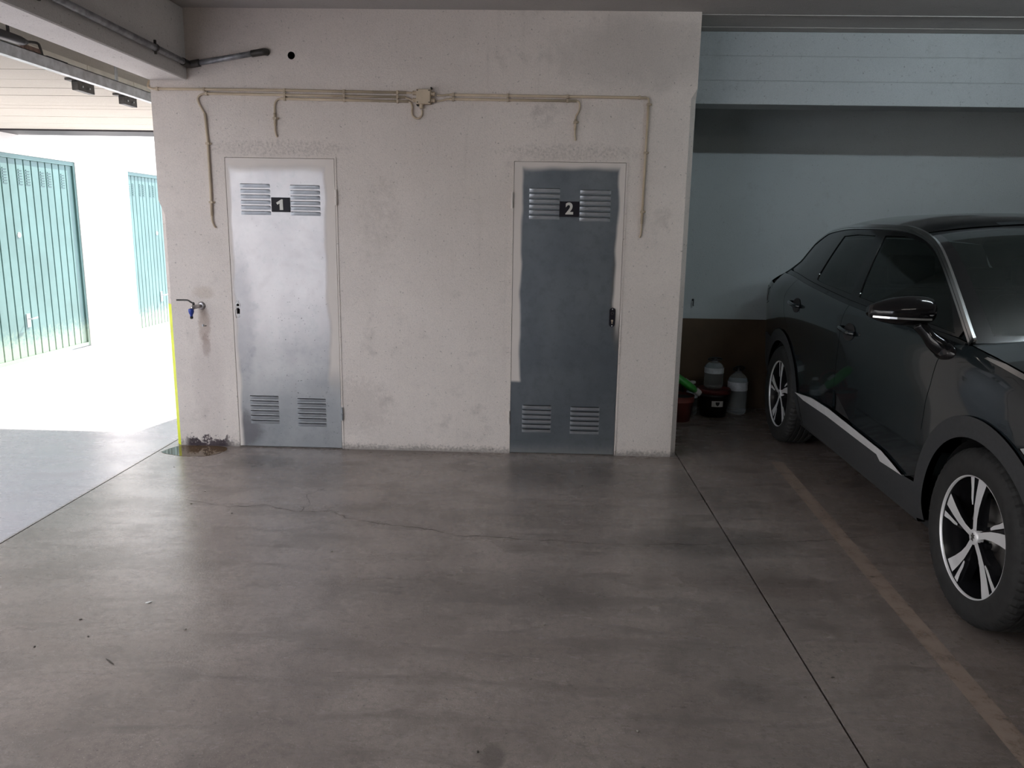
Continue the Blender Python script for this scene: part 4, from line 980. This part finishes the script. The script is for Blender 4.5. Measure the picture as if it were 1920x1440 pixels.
# wheels: rim carries tyre, cap, disc and bolts
TN = 180
tp = [(.236, -.098), (.245, -.106), (.262, -.110), (.292, -.1135), (.318, -.109), (.333, -.101), (.342, -.091)]
tread = []
for c_ in (-.052, -.018, .018, .052): tread += [(.3495, c_-.0065), (.343, c_-.0045), (.343, c_+.0045), (.3495, c_+.0065)]
tp = tp+[(.348, -.080)]+tread+[(r, -x) for r, x in reversed(tp+[(.348, -.080)])]
def sipe(j, k):
    x = tp[j][1]; return -.005 if (abs(x) > .06 and tp[j][0] > .330 and k % 3 == 0) else 0
bm = bmesh.new(); lathe(bm, tp, TN, 'y', (0, 0, 0), False, sipe); bmesh.ops.recalc_face_normals(bm, faces=bm.faces[:])
tyre_me = bpy.data.meshes.new('tyre'); bm.to_mesh(tyre_me); bm.free(); tyre_me.materials.append(MT['tyre']); tyre_me.polygons.foreach_set('use_smooth', [math.hypot(f.center.x, f.center.z) < .334 for f in tyre_me.polygons])
def pol(r, a): return (r*math.cos(a), r*math.sin(a))
def spoke_polys():
    mains, fangs, backs = [], [], []
    for i in range(5):
        b = math.radians(91+72*i)
        def row(f):    # list of (r, left half, right half offsets in metres, swirl)
            L, R_ = [], []
            for r, a0, wl_, wr_ in f: L.append(pol(r, b+a0+wl_/r)); R_.append(pol(r, b+a0-wr_/r))
            return L+list(reversed(R_))
        mains.append(row([(.030, .10, .013, .013), (.075, .10, .014, .012), (.12, .06, .018, .016), (.17, .02, .020, .024), (.2345, -.02, .022, .036)]))
        fangs.append(row([(.125, .285, .004, .004), (.150, .262, .011, .004), (.19, .232, .014, .004), (.2345, .215, .022, .004)]))
        backs.append(row([(.030, .12, .016, .014), (.09, .13, .020, .012), (.13, .13, .036, .016), (.18, .12, .042, .022), (.232, .11, .050, .040)]))
    return mains, fangs, backs
MAINS, FANGS, BACKS = spoke_polys()
def multi_plate(polys, y0, y1):
    bm = bmesh.new()
    for L in polys:
        L2 = L; n_ = len(L2)
        a = [bm.verts.new((q[0], y0, q[1])) for q in L2]; b = [bm.verts.new((q[0], y1, q[1])) for q in L2]
        vo_, tr_ = fill2d(L2)
        mp = {}
        for idx, v in enumerate(vo_):
            mp[idx] = min(range(n_), key=lambda m2: (L2[m2][0]-v[0])**2+(L2[m2][1]-v[1])**2)
        for f in tr_:
            ids = [mp[q] for q in f]
            if len(set(ids)) == 3: bm.faces.new([a[q] for q in ids])
        for i in range(n_): bm.faces.new((a[i], a[(i+1) % n_], b[(i+1) % n_], b[i])).material_index = 1
    return bm
cache = {}
for sd_ in SIDES:
    for cu_ in (0, WB):
        wx = (.788 if cu_ == 0 else .790)
        loc = (cu_, sd_*wx, WR)
        fo = sd_*.086     # outer face, local y
        key = sd_
        if key not in cache:
            bm = bmesh.new(); lathe(bm, [(.247, sd_*.096), (.247, sd_*.101), (.236, sd_*.1015), (.2335, sd_*.092)], 72, 'y'); m0 = bm
            me0 = bpy.data.meshes.new('wheel'); bmesh.ops.recalc_face_normals(m0, faces=m0.faces[:]); m0.to_mesh(me0); m0.free(); me0.materials.append(MT['alu']); me0.polygons.foreach_set('use_smooth', [True]*len(me0.polygons))
            def mk(nm, bm_, mt, sm=False):
                me_ = bpy.data.meshes.new(nm); bmesh.ops.recalc_face_normals(bm_, faces=bm_.faces[:]); bm_.to_mesh(me_); bm_.free(); me_.materials.append(MT[mt]); me_.materials.append(MT['rimdark'])
                if sm: me_.polygons.foreach_set('use_smooth', [True]*len(me_.polygons))
                return me_
            b1 = bmesh.new(); lathe(b1, [(.2345, sd_*.093), (.229, sd_*.075), (.222, sd_*.03), (.215, -sd_*.10), (.240, -sd_*.105)], 60, 'y')
            mains = [mk('spoke', multi_plate([L], fo, fo-sd_*.016), 'alu') for L in MAINS]
            fangs = [mk('spoke_fang', multi_plate([L], fo+sd_*.002, fo-sd_*.014), 'alu') for L in FANGS]
            backs = [mk('spoke_web', multi_plate([L], fo-sd_*.010, fo-sd_*.045), 'rimdark') for L in BACKS]
            b2 = bmesh.new(); lathe(b2, [(.0005, fo+sd_*.006), (.026, fo+sd_*.005), (.031, fo+sd_*.001), (.031, fo-sd_*.02)], 28, 'y')
            b3 = bmesh.new(); lathe(b3, [(.06, sd_*.02), (.15, sd_*.02), (.15, sd_*.0), (.06, 0)], 40, 'y'); lathe(b3, [(.001, sd_*.045), (.062, sd_*.045), (.064, sd_*.02)], 24, 'y')
            b4 = bmesh.new()
            lathe(b4, [(.0005, .0), (.011, .0), (.011, -sd_*.02)], 8, 'y', (0, fo-sd_*.006, 0))
            b5 = bmesh.new(); 
            A = [math.radians(q) for q in range(-30, 50, 8)]
            A = [math.radians(q-10) for q in range(-34, 40, 8)]
            i_ = [b5.verts.new((.105*math.cos(a), sd_*y_, .105*math.sin(a))) for y_ in (.038, -.03) for a in A]; o_ = [b5.verts.new((.168*math.cos(a), sd_*y_, .168*math.sin(a))) for y_ in (.038, -.03) for a in A]
            n_ = len(A)
            for i in range(n_-1):
                b5.faces.new((i_[i], i_[i+1], o_[i+1], o_[i])); b5.faces.new((o_[i], o_[i+1], o_[n_+i+1], o_[n_+i])); b5.faces.new((i_[i], i_[i+1], i_[n_+i+1], i_[n_+i]))
            # rampant beast emblem on the cap
            E1 = [(-.006, -.016), (-.002, -.010), (.001, -.014), (.006, -.016), (.004, -.009), (.005, -.003), (.009, -.001), (.013, -.003), (.011, .002), (.006, .004), (.010, .007), (.012, .012), (.007, .011), (.003, .009), (.001, .014), (-.005, .015), (-.007, .011), (-.003, .008), (-.006, .004), (-.010, .006), (-.012, .002), (-.007, -.001), (-.005, -.006), (-.009, -.011)]
            cache[key] = dict(rim=me0, barrel=mk('rim_barrel', b1, 'rimdark', True), mains=mains, fangs=fangs, backs=backs, cap=mk('centre_cap', b2, 'alu', True), disc=mk('brake_disc', b3, 'disc', True), bolt=mk('wheel_bolt', b4, 'rimdark'), cal=mk('brake_caliper', b5, 'disc'), emb=mk('cap_emblem', multi_plate([E1], fo+sd_*.0072, fo+sd_*.004), 'disc'))
        K = cache[key]
        wh = bpy.data.objects.new('wheel', K['rim']); COL.objects.link(wh); wh.parent = car; wh.location = loc
        def ch(nm, me_, l=(0, 0, 0)):
            o = bpy.data.objects.new(nm, me_); COL.objects.link(o); o.parent = wh; o.location = l; return o
        ch('tyre', tyre_me); ch('rim_barrel', K['barrel']); ch('centre_cap', K['cap']); ch('brake_disc', K['disc']); ch('brake_caliper', K['cal']); ch('cap_emblem', K['emb'])
        for q in K['mains']: ch('spoke', q)
        for q in K['fangs']: ch('spoke_fang', q)
        for q in K['backs']: ch('spoke_web', q)
        for k in range(5): a = math.radians(91+36+72*k); ch('wheel_bolt', K['bolt'], (.052*math.cos(a), -sd_*.012, .052*math.sin(a)))
